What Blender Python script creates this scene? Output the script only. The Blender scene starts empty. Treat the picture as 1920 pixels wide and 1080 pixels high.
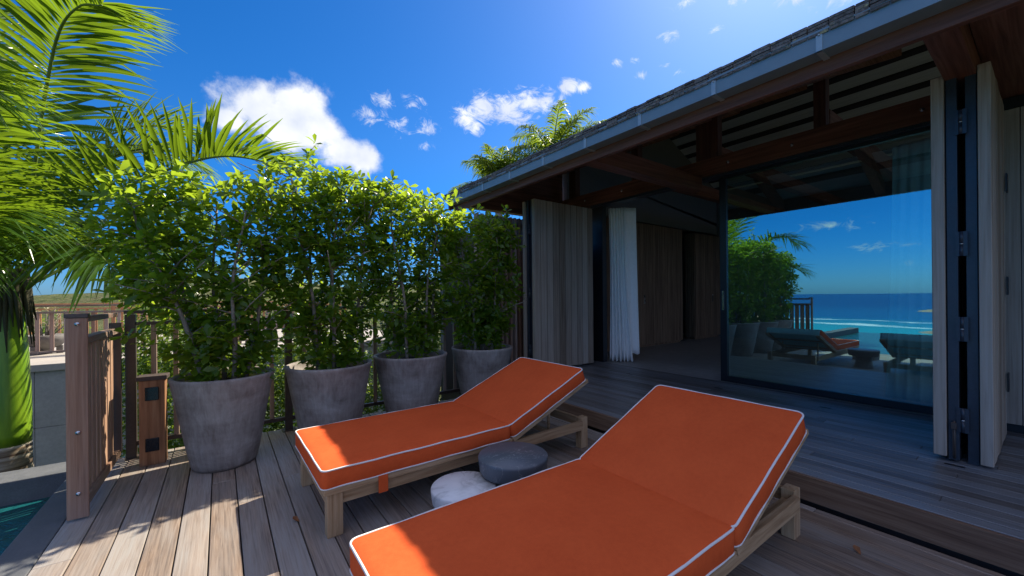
import bpy, bmesh, math, random
import numpy as np
from mathutils import Vector, Matrix
R = math.radians
rng = np.random.default_rng(7); random.seed(7)
scn = bpy.context.scene
col = scn.collection

# ------------------------------------------------------------------ camera
FPX = 747.0
YAW = math.atan2(546, 747.0); ROLL = R(0.5)
Fv = Vector((math.sin(YAW), math.cos(YAW), 0)); R0 = Vector((math.cos(YAW), -math.sin(YAW), 0)); U0 = Vector((0, 0, 1))
cr, sr = math.cos(ROLL), math.sin(ROLL)
right = R0 * cr - U0 * sr; up = R0 * sr + U0 * cr
cd = bpy.data.cameras.new('camera'); cam = bpy.data.objects.new('camera', cd); col.objects.link(cam)
M = Matrix((right, up, -Fv)).transposed().to_4x4(); M.translation = (0, 0, 1.30)
cam.matrix_world = M
cd.sensor_width = 36; cd.lens = FPX / 1920 * 36; cd.shift_y = 16 / 1920
cd.clip_start = 0.05; cd.clip_end = 200000
scn.camera = cam

# ------------------------------------------------------------------ exposure, sun, sky
scn.view_settings.view_transform = 'Standard'; scn.view_settings.look = 'None'
scn.view_settings.exposure = 1.0; scn.view_settings.gamma = 1
SUN = Vector((0.918, 0.29, 1.0)).normalized()
SUN_EL = math.asin(SUN.z); SUN_AZ = math.atan2(SUN.x, SUN.y)
SUN_STRENGTH, SKY_STRENGTH = 5.0, 0.068
sl = bpy.data.lights.new('sun', 'SUN'); sl.energy = SUN_STRENGTH; sl.angle = R(0.55); sl.color = (1.0, 0.90, 0.73)
so = bpy.data.objects.new('sun', sl); col.objects.link(so)
so.rotation_euler = SUN.to_track_quat('Z', 'Y').to_euler(); so.location = (20, 12, 22)
so['kind'] = 'helper'

def nd(nt, t, **kw):
    n = nt.nodes.new(t)
    for k, v in kw.items(): setattr(n, k, v)
    return n
def lk(nt, a, b): nt.links.new(a, b)
def math_n(nt, op, a, b=None, c=None, clamp=False):
    n = nd(nt, 'ShaderNodeMath', operation=op, use_clamp=clamp)
    for i, v in enumerate((a, b, c)):
        if v is None: continue
        if isinstance(v, (int, float)): n.inputs[i].default_value = v
        else: lk(nt, v, n.inputs[i])
    return n.outputs[0]
def vmath(nt, op, a, b=None):
    n = nd(nt, 'ShaderNodeVectorMath', operation=op)
    for i, v in enumerate((a, b)):
        if v is None: continue
        if isinstance(v, (tuple, list)): n.inputs[i].default_value = v
        else: lk(nt, v, n.inputs[i])
    return n.outputs['Value'] if op in ('LENGTH', 'DOT_PRODUCT') else n.outputs[0]
def noise_n(nt, vec, scale, detail=6, rough=0.55, dist=0.0):
    n = nd(nt, 'ShaderNodeTexNoise'); n.inputs['Scale'].default_value = scale; n.inputs['Detail'].default_value = detail
    n.inputs['Roughness'].default_value = rough; n.inputs['Distortion'].default_value = dist
    if vec is not None: lk(nt, vec, n.inputs['Vector'])
    return n.outputs['Fac']
def ramp(nt, fac, stops):
    n = nd(nt, 'ShaderNodeValToRGB'); cr_ = n.color_ramp
    while len(cr_.elements) < len(stops): cr_.elements.new(0.5)
    for e, (p, c) in zip(cr_.elements, stops): e.position = p; e.color = (*c, 1) if len(c) == 3 else c
    lk(nt, fac, n.inputs[0]); return n.outputs[0]
def maprange(nt, v, a, b, c=0.0, d=1.0, smooth=False):
    n = nd(nt, 'ShaderNodeMapRange', interpolation_type='SMOOTHSTEP' if smooth else 'LINEAR')
    lk(nt, v, n.inputs[0])
    for i, x in enumerate((a, b, c, d)): n.inputs[i + 1].default_value = x
    return n.outputs[0]
def mix_c(nt, fac, a, b, mode='MIX'):
    n = nd(nt, 'ShaderNodeMix', data_type='RGBA', blend_type=mode)
    for s, v in ((0, fac), (6, a), (7, b)):
        if isinstance(v, (int, float)): n.inputs[s].default_value = v
        elif isinstance(v, (tuple, list)): n.inputs[s].default_value = (*v, 1) if len(v) == 3 else v
        else: lk(nt, v, n.inputs[s])
    return n.outputs[2]

world = bpy.data.worlds.new('World'); scn.world = world; world.use_nodes = True
nt = world.node_tree; nt.nodes.clear()
sky = nd(nt, 'ShaderNodeTexSky', sky_type='NISHITA'); sky.sun_disc = False
sky.sun_elevation = SUN_EL; sky.sun_rotation = SUN_AZ; sky.altitude = 900; sky.air_density = 1.0; sky.dust_density = 1.2; sky.ozone_density = 3.0
hs = nd(nt, 'ShaderNodeHueSaturation'); hs.inputs['Saturation'].default_value = 1.22; hs.inputs['Value'].default_value = 1.0

tc = nd(nt, 'ShaderNodeTexCoord'); sp = nd(nt, 'ShaderNodeSeparateXYZ'); lk(nt, tc.outputs['Generated'], sp.inputs[0])
az = math_n(nt, 'MULTIPLY', math_n(nt, 'ARCTAN2', sp.outputs[0], sp.outputs[1]), 57.2958)
el = math_n(nt, 'MULTIPLY', math_n(nt, 'ARCSINE', sp.outputs[2]), 57.2958)
lowb = maprange(nt, el, 0, 22, 1, 0, True)
lk(nt, mix_c(nt, lowb, mix_c(nt, 1.0, sky.outputs[0], (.80, .97, 1.25), 'MULTIPLY'), mix_c(nt, 1.0, sky.outputs[0], (.44, .70, 1.14), 'MULTIPLY')), hs.inputs['Color'])
cb = nd(nt, 'ShaderNodeCombineXYZ'); lk(nt, az, cb.inputs[0]); lk(nt, el, cb.inputs[1]); AE = cb.outputs[0]
def blobs(lst):
    acc = None
    for (a, e, ra, re) in lst:
        v = vmath(nt, 'MULTIPLY', vmath(nt, 'SUBTRACT', AE, (a, e, 0)), (1 / ra, 1 / re, 0))
        d = math_n(nt, 'SUBTRACT', 1.0, vmath(nt, 'LENGTH', v))
        acc = d if acc is None else math_n(nt, 'SMOOTH_MAX', acc, d, 0.15)
    return acc
warp = nd(nt, 'ShaderNodeTexNoise'); warp.inputs['Scale'].default_value = 14; warp.inputs['Detail'].default_value = 3
lk(nt, tc.outputs['Generated'], warp.inputs['Vector'])
n1 = noise_n(nt, tc.outputs['Generated'], 13, 12, 0.62, 0.2)
n2 = noise_n(nt, tc.outputs['Generated'], 30, 10, 0.66, 0.8)
n3 = noise_n(nt, vmath(nt, 'MULTIPLY', tc.outputs['Generated'], (1, 1, 1.5)), 22, 12, 0.72, 1.2)
big = blobs([(3.6, 22.0, 5.4, 3.9), (8.2, 22.9, 5.4, 4.0), (10.8, 20.6, 4.6, 3.2), (13.6, 18.6, 4.8, 2.7), (15.6, 18.2, 3.0, 2.5), (7.0, 19.6, 5.5, 2.5), (1.0, 20.2, 3.0, 2.0)])
d1 = maprange(nt, math_n(nt, 'ADD', big, math_n(nt, 'MULTIPLY', math_n(nt, 'SUBTRACT', n1, 0.5), 1.7)), 0.06, 0.62, 0, 1, True)
wisp = blobs([(18.6, 25.3, 3.0, 1.6), (22.4, 25.3, 2.8, 1.4), (24.2, 22.7, 2.6, 1.6), (20.4, 22.7, 2.6, 1.7), (24.2, 20.4, 2.0, 1.0), (17.0, 23.4, 3.4, 1.8),
              (51.2, 29.4, 1.2, 0.8), (54.6, 27.7, 1.4, 0.9), (57.6, 31.2, 3.2, 1.1), (54.0, 29.5, 1.5, .6), (60.5, 34.0, 3.0, .9), (66, 32.8, 3.6, .8), (72, 31.2, 4.5, 1.0), (77, 29.5, 4.5, 1.1),
              (63.5, 30.6, 1.5, .6), (57.5, 28.2, 1.2, .5), (59.5, 27.2, 1.2, .5),
              (-75, 7.6, 4.6, .9), (-80, 5.0, 6.0, .8), (-68, 3.4, 7.0, .7), (-88, 3.0, 9, .8), (-98, 6.5, 6, .9)])
d2 = maprange(nt, math_n(nt, 'ADD', wisp, math_n(nt, 'MULTIPLY', math_n(nt, 'SUBTRACT', n3, 0.57), 4.2)), 0.10, 1.35, 0, 0.85, True)
two = blobs([(29.6, 24.2, 2.6, 2.1), (32.4, 25.3, 3.2, 2.2), (35.5, 25.2, 3.4, 2.2), (38.8, 26.0, 3.3, 2.0), (41.5, 26.2, 2.8, 2.0), (44.4, 27.5, 2.2, 1.1), (46.6, 27.3, 1.3, .8), (31.3, 22.9, 1.3, 1.2), (37, 24.2, 3.6, 1.4)])
d3 = maprange(nt, math_n(nt, 'ADD', two, math_n(nt, 'MULTIPLY', math_n(nt, 'SUBTRACT', n3, 0.51), 2.8)), 0.08, 0.95, 0, 0.9, True)
# unseen broken cloud overhead and behind the camera, added as neutral fill light
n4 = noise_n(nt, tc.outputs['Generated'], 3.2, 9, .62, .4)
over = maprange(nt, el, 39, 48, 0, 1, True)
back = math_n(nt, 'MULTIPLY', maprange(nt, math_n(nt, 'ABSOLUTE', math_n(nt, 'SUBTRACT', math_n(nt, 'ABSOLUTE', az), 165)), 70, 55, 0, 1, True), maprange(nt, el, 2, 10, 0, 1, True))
d_fill = math_n(nt, 'MULTIPLY', math_n(nt, 'MAXIMUM', over, back), maprange(nt, n4, .36, .54, 0, .68, True))
dens = math_n(nt, 'MAXIMUM', math_n(nt, 'MAXIMUM', math_n(nt, 'MAXIMUM', d1, d2), d3), 0.0, clamp=True)
shade = noise_n(nt, tc.outputs['Generated'], 9, 5, 0.5)
ccol = ramp(nt, shade, [(0.35, (5.4, 5.9, 7.0)), (0.62, (8.2, 8.3, 8.5))])
skycol = mix_c(nt, dens, mix_c(nt, d_fill, hs.outputs[0], (7.0, 7.1, 8.9)), ccol)
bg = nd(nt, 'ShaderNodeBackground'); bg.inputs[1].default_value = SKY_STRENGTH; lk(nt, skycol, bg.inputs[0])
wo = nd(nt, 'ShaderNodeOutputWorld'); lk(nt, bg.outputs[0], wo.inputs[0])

# ------------------------------------------------------------------ materials
def newmat(name):
    m = bpy.data.materials.new(name); m.use_nodes = True; nt = m.node_tree; nt.nodes.clear()
    o = nd(nt, 'ShaderNodeOutputMaterial'); b = nd(nt, 'ShaderNodeBsdfPrincipled'); lk(nt, b.outputs[0], o.inputs[0])
    return m, nt, b, o
def setc(b, nt, c):
    if isinstance(c, tuple): b.inputs['Base Color'].default_value = (*c, 1)
    else: lk(nt, c, b.inputs['Base Color'])
def bump(nt, b, h, strength, dist=0.01):
    n = nd(nt, 'ShaderNodeBump'); n.inputs['Strength'].default_value = strength; n.inputs['Distance'].default_value = dist
    lk(nt, h, n.inputs['Height']); lk(nt, n.outputs[0], b.inputs['Normal'])
def objcoord(nt, island=True, k=13.7):
    tc = nd(nt, 'ShaderNodeTexCoord'); v = tc.outputs['Object']
    oi = nd(nt, 'ShaderNodeObjectInfo')
    r = oi.outputs['Random']
    if island:
        g = nd(nt, 'ShaderNodeNewGeometry'); r = math_n(nt, 'ADD', g.outputs['Random Per Island'], r); ri = g.outputs['Random Per Island']
    else: ri = oi.outputs['Random']
    cbn = nd(nt, 'ShaderNodeCombineXYZ'); s = math_n(nt, 'MULTIPLY', r, k)
    for i in range(3): lk(nt, s, cbn.inputs[i])
    return vmath(nt, 'ADD', v, cbn.outputs[0]), ri
def wood(name, dark, mid, light, axis, fine=60, long=2.2, rough=0.6, var=0.35, grey=None, greyamt=0.5, bs=0.25, spec=0.3, gamp=2.2):
    m, nt, b, o = newmat(name); v, ri = objcoord(nt)
    sc = [fine] * 3; sc['xyz'.index(axis)] = long
    v1 = vmath(nt, 'MULTIPLY', v, tuple(sc))
    g = noise_n(nt, v1, 1.0, 8, 0.62, 0.6)
    sc2 = [fine * .22] * 3; sc2['xyz'.index(axis)] = long * .35
    g2 = noise_n(nt, vmath(nt, 'MULTIPLY', v, tuple(sc2)), 1.0, 5, 0.55, 1.6)
    gg = math_n(nt, 'ADD', math_n(nt, 'MULTIPLY', g, .6), math_n(nt, 'MULTIPLY', g2, .4))
    c = ramp(nt, gg, [(0.34, dark), (0.5, mid), (0.66, light)])
    if grey:
        gn = noise_n(nt, vmath(nt, 'MULTIPLY', v, tuple([s * .06 if i != 'xyz'.index(axis) else s * .4 for i, s in enumerate(sc)])), 1.0, 5, .6)
        gf = math_n(nt, 'ADD', math_n(nt, 'MULTIPLY', math_n(nt, 'SUBTRACT', gn, 0.5), gamp), math_n(nt, 'ADD', math_n(nt, 'MULTIPLY', math_n(nt, 'SUBTRACT', ri, .5), .7), greyamt), clamp=True)
        gf = math_n(nt, 'MULTIPLY', gf, maprange(nt, g, .3, .65, .55, 1.0))
        c = mix_c(nt, gf, c, grey)
    hv = nd(nt, 'ShaderNodeHueSaturation'); lk(nt, c, hv.inputs['Color']); lk(nt, maprange(nt, ri, 0, 1, 1 - var, 1 + var), hv.inputs['Value'])
    setc(b, nt, hv.outputs[0]); lk(nt, maprange(nt, g, .3, .7, rough + .12, rough - .1), b.inputs['Roughness'])
    b.inputs['Specular IOR Level'].default_value = spec
    bump(nt, b, gg, bs, 0.004); return m
def plain(name, c, rough=.5, metal=0., nscale=30, namt=.15, bs=0.05, spec=.5):
    m, nt, b, o = newmat(name); v, ri = objcoord(nt, False)
    n = noise_n(nt, v, nscale, 6, .6); n2 = noise_n(nt, v, nscale * .12, 4, .6)
    k = math_n(nt, 'MULTIPLY', maprange(nt, n, .25, .75, 1 - namt, 1 + namt), maprange(nt, n2, .25, .75, 1 - namt, 1 + namt))
    hv = nd(nt, 'ShaderNodeHueSaturation'); hv.inputs['Color'].default_value = (*c, 1); lk(nt, k, hv.inputs['Value'])
    setc(b, nt, hv.outputs[0]); b.inputs['Metallic'].default_value = metal
    lk(nt, maprange(nt, n2, .3, .7, max(rough - .08, .03), rough + .08), b.inputs['Roughness']); b.inputs['Specular IOR Level'].default_value = spec
    bump(nt, b, n, bs, .003); return m
def leafmat(name, c1, c2, tr, tw=.45, rough=.35, yellow=None, spec=.5):
    m, nt, b, o = newmat(name); g = nd(nt, 'ShaderNodeNewGeometry'); ri = g.outputs['Random Per Island']
    tcn = nd(nt, 'ShaderNodeTexCoord'); cl = noise_n(nt, tcn.outputs['Object'], 3.0, 3, .6)
    f = math_n(nt, 'ADD', math_n(nt, 'MULTIPLY', ri, .6), math_n(nt, 'MULTIPLY', maprange(nt, cl, .3, .7), .4))
    stops = [(0.0, c1), (0.85, c2)]
    if yellow: stops += [(0.965, c2), (0.985, yellow)]
    c = ramp(nt, f, stops); setc(b, nt, c); b.inputs['Roughness'].default_value = rough; b.inputs['Specular IOR Level'].default_value = spec
    t = nd(nt, 'ShaderNodeBsdfTranslucent'); tcx = mix_c(nt, 0.75, c, tr); lk(nt, tcx, t.inputs[0])
    ms = nd(nt, 'ShaderNodeMixShader'); ms.inputs[0].default_value = tw
    lk(nt, b.outputs[0], ms.inputs[1]); lk(nt, t.outputs[0], ms.inputs[2]); lk(nt, ms.outputs[0], o.inputs[0]); return m

MT = {}
MT['deck'] = wood('weathered_deck_wood', (.070, .040, .027), (.225, .152, .105), (.37, .272, .20), 'y', 115, 3.2, .50, .13, (.28, .265, .25), .55, .35, .45)
MT['updeck'] = wood('silvered_raised_deck_wood', (.060, .046, .042), (.125, .108, .100), (.20, .18, .17), 'y', 70, 2.2, .42, .30, (.15, .165, .185), .6, .3, .7)
MT['riser'] = wood('step_riser_wood', (.10, .055, .035), (.19, .115, .075), (.27, .18, .12), 'y', 70, 1.8, .6, .1, (.25, .22, .20), .0)
MT['teak_x'] = wood('teak_lengthwise', (.28, .155, .075), (.46, .295, .165), (.58, .405, .25), 'x', 55, 3, .6, .12, (.46, .38, .30), .12, .2)
MT['teak_y'] = wood('teak_crosswise', (.28, .155, .075), (.46, .295, .165), (.58, .405, .25), 'y', 55, 3, .6, .12, (.46, .38, .30), .12, .2)
MT['cedar_ped'] = wood('pedestal_hardwood', (.16, .070, .032), (.33, .165, .085), (.43, .25, .14), 'z', 40, 1.6, .55, .08, None, 0, .25)
MT['slatwood'] = wood('sun_worn_slat_wood', (.20, .105, .062), (.42, .255, .165), (.54, .37, .26), 'z', 38, 1.4, .6, .22, (.36, .30, .27), .2, .3)
MT['teak_z'] = wood('teak_upright', (.28, .155, .075), (.46, .295, .165), (.58, .405, .25), 'z', 55, 3, .6, .12, (.46, .38, .30), .12, .2)
MT['ipe_z'] = wood('reddish_hardwood_upright', (.12, .050, .028), (.29, .150, .092), (.40, .245, .165), 'z', 38, 1.4, .6, .20, (.33, .275, .25), .38, .3)
MT['ipe_x'] = wood('reddish_hardwood_rail', (.10, .046, .028), (.22, .125, .08), (.31, .20, .135), 'x', 45, 2.2, .6, .15, (.24, .22, .20), .35, .3)
MT['ipe_y'] = wood('reddish_hardwood_rail_long', (.10, .046, .028), (.22, .125, .08), (.31, .20, .135), 'y', 45, 2.2, .6, .15, (.24, .22, .20), .35, .3)
MT['cedar_z'] = wood('orange_cedar_upright', (.22, .085, .032), (.42, .19, .085), (.52, .28, .15), 'z', 40, 2, .65, .22, None, 0, .2)
MT['cedar_x'] = wood('orange_cedar_rail', (.22, .085, .032), (.42, .19, .085), (.52, .28, .15), 'x', 40, 2, .65, .15, None, 0, .2)
MT['clad'] = wood('silver_cladding_boards', (.15, .105, .075), (.30, .225, .168), (.40, .32, .25), 'z', 60, 1.6, .7, .24, (.36, .325, .29), .35, .35, .3, .8)
MT['inner'] = wood('dark_interior_wood', (.09, .05, .03), (.20, .125, .08), (.30, .20, .13), 'z', 45, 1.5, .5, .25, None, 0, .2)
MT['beam_y'] = wood('red_brown_beam_long', (.08, .032, .020), (.175, .070, .042), (.25, .11, .07), 'y', 40, 1.5, .5, .1)
MT['beam_x'] = wood('red_brown_beam_cross', (.08, .032, .020), (.175, .070, .042), (.25, .11, .07), 'x', 40, 1.5, .5, .1)
MT['beam_z'] = wood('red_brown_post', (.05, .02, .014), (.10, .042, .028), (.15, .065, .042), 'z', 40, 1.5, .5, .1)
MT['soffit'] = wood('pale_roof_boards', (.46, .47, .44), (.55, .56, .54), (.62, .63, .60), 'y', 30, 1.2, .8, .06, None, 0, .1)
MT['batten'] = plain('dark_batten', (.035, .03, .03), .6)
MT['steel'] = plain('black_steel_frame', (.012, .013, .017), .38, .0, 40, .1, .02)
MT['bluesteel'] = plain('dark_blue_grey_steel', (.035, .043, .06), .42, .2, 60, .2, .04)
MT['railmetal'] = plain('bronze_rail_metal', (.085, .062, .052), .45, .35, 60, .15, .03)
MT['bronze_lid'] = plain('bronze_cap', (.075, .055, .05), .5, .2, 60, .25, .05)
MT['zinc'] = plain('zinc_gutter', (.20, .27, .31), .45, .2, 12, .07, .02)
MT['zinc_light'] = plain('pale_zinc_bracket', (.36, .43, .46), .4, .3, 30, .1, .02)
MT['chrome'] = plain('chrome', (.6, .6, .6), .25, 1.0, 60, .05, 0)
MT['orange'] = None
MT['piping'] = plain('white_piping', (.72, .71, .70), .7, 0, 200, .05, .1)
MT['under'] = plain('blue_grey_cushion_base', (.45, .86, .95), .8, 0, 80, .08, .1)
MT['soil'] = plain('dark_soil', (.03, .022, .015), .95, 0, 60, .5, .8)
MT['slate'] = plain('dark_slate_coping', (.10, .105, .115), .75, 0, 90, .18, .15)
MT['concrete'] = plain('board_marked_concrete', (.30, .29, .27), .85, 0, 18, .13, .2)
MT['pave'] = plain('pale_terrace_paving', (.34, .31, .27), .85, 0, 14, .10, .1)
MT['curtain'] = plain('white_curtain_cloth', (.86, .86, .85), .85, 0, 160, .05, .08)
MT['plaster'] = plain('grey_plaster', (.15, .15, .155), .9, 0, 10, .05, .05)
MT['floor_in'] = plain('polished_concrete_floor', (.30, .29, .28), .45, 0, 8, .2, .03)
MT['socket'] = plain('black_socket_glass', (.012, .013, .017), .12, 0, 60, .05, 0)
MT['bowl'] = plain('grey_stone_bowl', (.16, .15, .14), .8, 0, 25, .15, .2)
MT['bark'] = plain('grey_bark', (.22, .19, .16), .9, 0, 50, .35, .5)
MT['rock'] = plain('coast_rock', (.20, .16, .12), .95, 0, .2, .3, .5)
MT['leaf'] = leafmat('glossy_shrub_leaf', (.034, .095, .016), (.10, .195, .020), (.44, .60, .03), .58, .22, (.36, .13, .01))
MT['hedge'] = leafmat('hedge_leaf', (.030, .075, .012), (.085, .165, .022), (.34, .46, .03), .42, .42)
MT['frond'] = leafmat('palm_leaflet', (.020, .062, .010), (.055, .120, .014), (.31, .47, .018), .45, .25, (.38, .30, .06))
MT['frondfar'] = leafmat('far_palm_leaflet', (.035, .095, .012), (.085, .16, .018), (.34, .46, .03), .45, .35, (.45, .34, .05))
MT['succ'] = leafmat('pale_succulent', (.16, .16, .08), (.30, .24, .14), (.4, .35, .1), .25, .5)
MT['rachis'] = plain('green_rachis', (.13, .19, .03), .45, 0, 30, .2, .05)

def fabric():
    m, nt, b, o = newmat('orange_canvas'); v, ri = objcoord(nt, False)
    w = nd(nt, 'ShaderNodeTexNoise'); w.inputs['Scale'].default_value = 420; w.inputs['Detail'].default_value = 2; lk(nt, v, w.inputs['Vector'])
    n2 = noise_n(nt, v, 5, 5, .6); n3 = noise_n(nt, v, 45, 3, .6)
    k = math_n(nt, 'ADD', math_n(nt, 'MULTIPLY', w.outputs['Fac'], .35), math_n(nt, 'ADD', math_n(nt, 'MULTIPLY', n2, .4), math_n(nt, 'MULTIPLY', n3, .25)))
    c = ramp(nt, k, [(.35, (.60, .086, .024)), (.65, (.73, .120, .034))]); setc(b, nt, c); b.inputs['Roughness'].default_value = .85
    b.inputs['Specular IOR Level'].default_value = .06
    bump(nt, b, math_n(nt, 'ADD', w.outputs['Fac'], math_n(nt, 'MULTIPLY', n2, 2.0)), .18, .003); return m
MT['orange'] = fabric()
def potmat():
    m, nt, b, o = newmat('weathered_terracotta_pot'); v, ri = objcoord(nt, False, 31.0)
    st = noise_n(nt, vmath(nt, 'MULTIPLY', v, (42, 42, 3.0)), 1.0, 7, .65, .4)
    hz = noise_n(nt, vmath(nt, 'MULTIPLY', v, (2.0, 2.0, 26)), 1.0, 5, .6)
    bl = noise_n(nt, v, 4.2, 6, .65, .6)
    f = math_n(nt, 'ADD', math_n(nt, 'MULTIPLY', st, .30), math_n(nt, 'ADD', math_n(nt, 'MULTIPLY', hz, .12), math_n(nt, 'MULTIPLY', bl, .58)))
    c = ramp(nt, f, [(.34, (.12, .096, .084)), (.46, (.225, .195, .178)), (.56, (.30, .27, .25)), (.68, (.42, .39, .37))])
    setc(b, nt, c); b.inputs['Roughness'].default_value = .72; b.inputs['Specular IOR Level'].default_value = .3
    bump(nt, b, math_n(nt, 'ADD', st, hz), .25, .006); return m
MT['pot'] = potmat()
def marble(name, base, vein, vpos):
    m, nt, b, o = newmat(name); v, ri = objcoord(nt, False)
    n = noise_n(nt, vmath(nt, 'MULTIPLY', v, (1, 1.6, 1)), 3.6, 7, .55, 2.2)
    d = math_n(nt, 'ABSOLUTE', math_n(nt, 'SUBTRACT', n, .5))
    cl = noise_n(nt, v, 4.5, 3, .5)
    vv = maprange(nt, d, 0.0, vpos, 1, 0)
    vv = math_n(nt, 'MULTIPLY', vv, maprange(nt, cl, .4, .65, 0, .9))
    c0 = mix_c(nt, maprange(nt, cl, .3, .7), base, tuple(x * .72 for x in base))
    setc(b, nt, mix_c(nt, vv, c0, vein)); b.inputs['Roughness'].default_value = .38; return m
MT['white_marble'] = marble('white_marble', (.84, .84, .84), (.30, .29, .28), .06)
MT['black_marble'] = marble('dark_grey_marble', (.115, .135, .16), (.50, .50, .50), .012)
def palmtrunk():
    m, nt, b, o = newmat('green_crownshaft'); tcn = nd(nt, 'ShaderNodeTexCoord'); s = nd(nt, 'ShaderNodeSeparateXYZ'); lk(nt, tcn.outputs['Object'], s.inputs[0])
    n = noise_n(nt, vmath(nt, 'MULTIPLY', tcn.outputs['Object'], (14, 14, 1.5)), 1.0, 5, .6)
    c = ramp(nt, n, [(.35, (.11, .23, .012)), (.65, (.22, .36, .02))]); setc(b, nt, c); b.inputs['Roughness'].default_value = .32
    return m
MT['crownshaft'] = palmtrunk()
def ringtrunk():
    m, nt, b, o = newmat('ringed_palm_bark'); tcn = nd(nt, 'ShaderNodeTexCoord')
    n = noise_n(nt, vmath(nt, 'MULTIPLY', tcn.outputs['Object'], (1.5, 1.5, 24)), 1.0, 4, .5, .3)
    c = ramp(nt, n, [(.40, (.10, .06, .035)), (.48, (.24, .19, .13)), (.6, (.42, .37, .29))]); setc(b, nt, c); b.inputs['Roughness'].default_value = .85
    bump(nt, b, n, .5, .01); return m
MT['ringtrunk'] = ringtrunk()
MT['sheath'] = plain('dark_fibrous_sheath', (.055, .050, .022), .8, 0, 40, .35, .4)
def shingle():
    m, nt, b, o = newmat('weathered_wood_shingle'); v, ri = objcoord(nt)
    g = noise_n(nt, vmath(nt, 'MULTIPLY', v, (3, 50, 50)), 1.0, 6, .6)
    li = noise_n(nt, v, 14, 5, .6)
    c = ramp(nt, g, [(.35, (.055, .047, .042)), (.6, (.17, .155, .145))])
    c = mix_c(nt, maprange(nt, li, .60, .72), c, (.46, .42, .20))
    hv = nd(nt, 'ShaderNodeHueSaturation'); lk(nt, c, hv.inputs['Color']); lk(nt, maprange(nt, ri, 0, 1, .6, 1.4), hv.inputs['Value'])
    setc(b, nt, hv.outputs[0]); b.inputs['Roughness'].default_value = .8; bump(nt, b, g, .5, .006); return m
MT['shingle'] = shingle()
def glass(name, tr, gl, ior):
    m, nt, b, o = newmat(name); nt.nodes.remove(b)
    t = nd(nt, 'ShaderNodeBsdfTransparent'); t.inputs[0].default_value = (*tr, 1)
    g = nd(nt, 'ShaderNodeBsdfGlossy'); g.inputs[0].default_value = (*gl, 1); g.inputs['Roughness'].default_value = 0.0
    wn = noise_n(nt, nd(nt, 'ShaderNodeTexCoord').outputs['Object'], 1.3, 2, .5); bp = nd(nt, 'ShaderNodeBump'); bp.inputs['Strength'].default_value = .012; bp.inputs['Distance'].default_value = .01
    lk(nt, wn, bp.inputs['Height']); lk(nt, bp.outputs[0], g.inputs['Normal'])
    fr = nd(nt, 'ShaderNodeFresnel'); fr.inputs[0].default_value = ior
    ms = nd(nt, 'ShaderNodeMixShader'); lk(nt, fr.outputs[0], ms.inputs[0]); lk(nt, t.outputs[0], ms.inputs[1]); lk(nt, g.outputs[0], ms.inputs[2])
    lk(nt, ms.outputs[0], o.inputs[0]); return m
MT['glass'] = glass('tinted_reflective_glass', (.84, 1.0, 1.0), (.50, .95, 1.0), 5.0)
def water(name, c, rough, bscale, bs, sea=False):
    m, nt, b, o = newmat(name); tcn = nd(nt, 'ShaderNodeTexCoord'); v = tcn.outputs['Object']
    if sea:
        s = nd(nt, 'ShaderNodeSeparateXYZ'); lk(nt, v, s.inputs[0])
        dx = math_n(nt, 'MULTIPLY', s.outputs[0], -1.0)
        wv = noise_n(nt, vmath(nt, 'MULTIPLY', v, (.006, .006, 1)), 1.0, 5, .6)
        dd = math_n(nt, 'ADD', dx, math_n(nt, 'MULTIPLY', math_n(nt, 'SUBTRACT', wv, .5), 260))
        base = ramp(nt, maprange(nt, dd, 400, 4000), [(0.0, (.02, .30, .33)), (.10, (.012, .20, .28)), (.18, (.004, .07, .19)), (.5, (.002, .028, .12))])
        fn = noise_n(nt, vmath(nt, 'MULTIPLY', v, (.05, .012, 1)), 1.0, 6, .65)
        band = maprange(nt, math_n(nt, 'ABSOLUTE', math_n(nt, 'SUBTRACT', dd, 800)), 0, 34, 1, 0)
        band2 = maprange(nt, math_n(nt, 'ABSOLUTE', math_n(nt, 'SUBTRACT', dd, 930)), 0, 20, .75, 0)
        foam = math_n(nt, 'MULTIPLY', math_n(nt, 'MAXIMUM', band, band2), maprange(nt, fn, .40, .55), clamp=True)
        setc(b, nt, mix_c(nt, foam, base, (.85, .87, .88)))
    else: setc(b, nt, c)
    b.inputs['Roughness'].default_value = rough; b.inputs['IOR'].default_value = 1.33
    if sea: b.inputs['Specular IOR Level'].default_value = .03
    n = noise_n(nt, v, bscale, 5, .6, .5); bump(nt, b, n, bs, .05 if not sea else 1.0); return m
MT['sea'] = water('sea_water', None, .25, .06, .35, True)
MT['pool'] = water('pool_water', (.008, .085, .095), .06, 9, .55)
def terrainmat():
    m, nt, b, o = newmat('dry_green_scrub'); tcn = nd(nt, 'ShaderNodeTexCoord')
    n = noise_n(nt, tcn.outputs['Object'], .22, 8, .7); n2 = noise_n(nt, tcn.outputs['Object'], .02, 4, .6)
    c = ramp(nt, n, [(.36, (.028, .042, .014)), (.5, (.075, .095, .032)), (.66, (.13, .13, .06))])
    c = mix_c(nt, maprange(nt, n2, .45, .7, 0, .4), c, (.17, .13, .08)); setc(b, nt, c); b.inputs['Roughness'].default_value = .95
    b.inputs['Specular IOR Level'].default_value = .1
    bump(nt, b, n, 1.0, 2.0); return m
MT['terrain'] = terrainmat()

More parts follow.
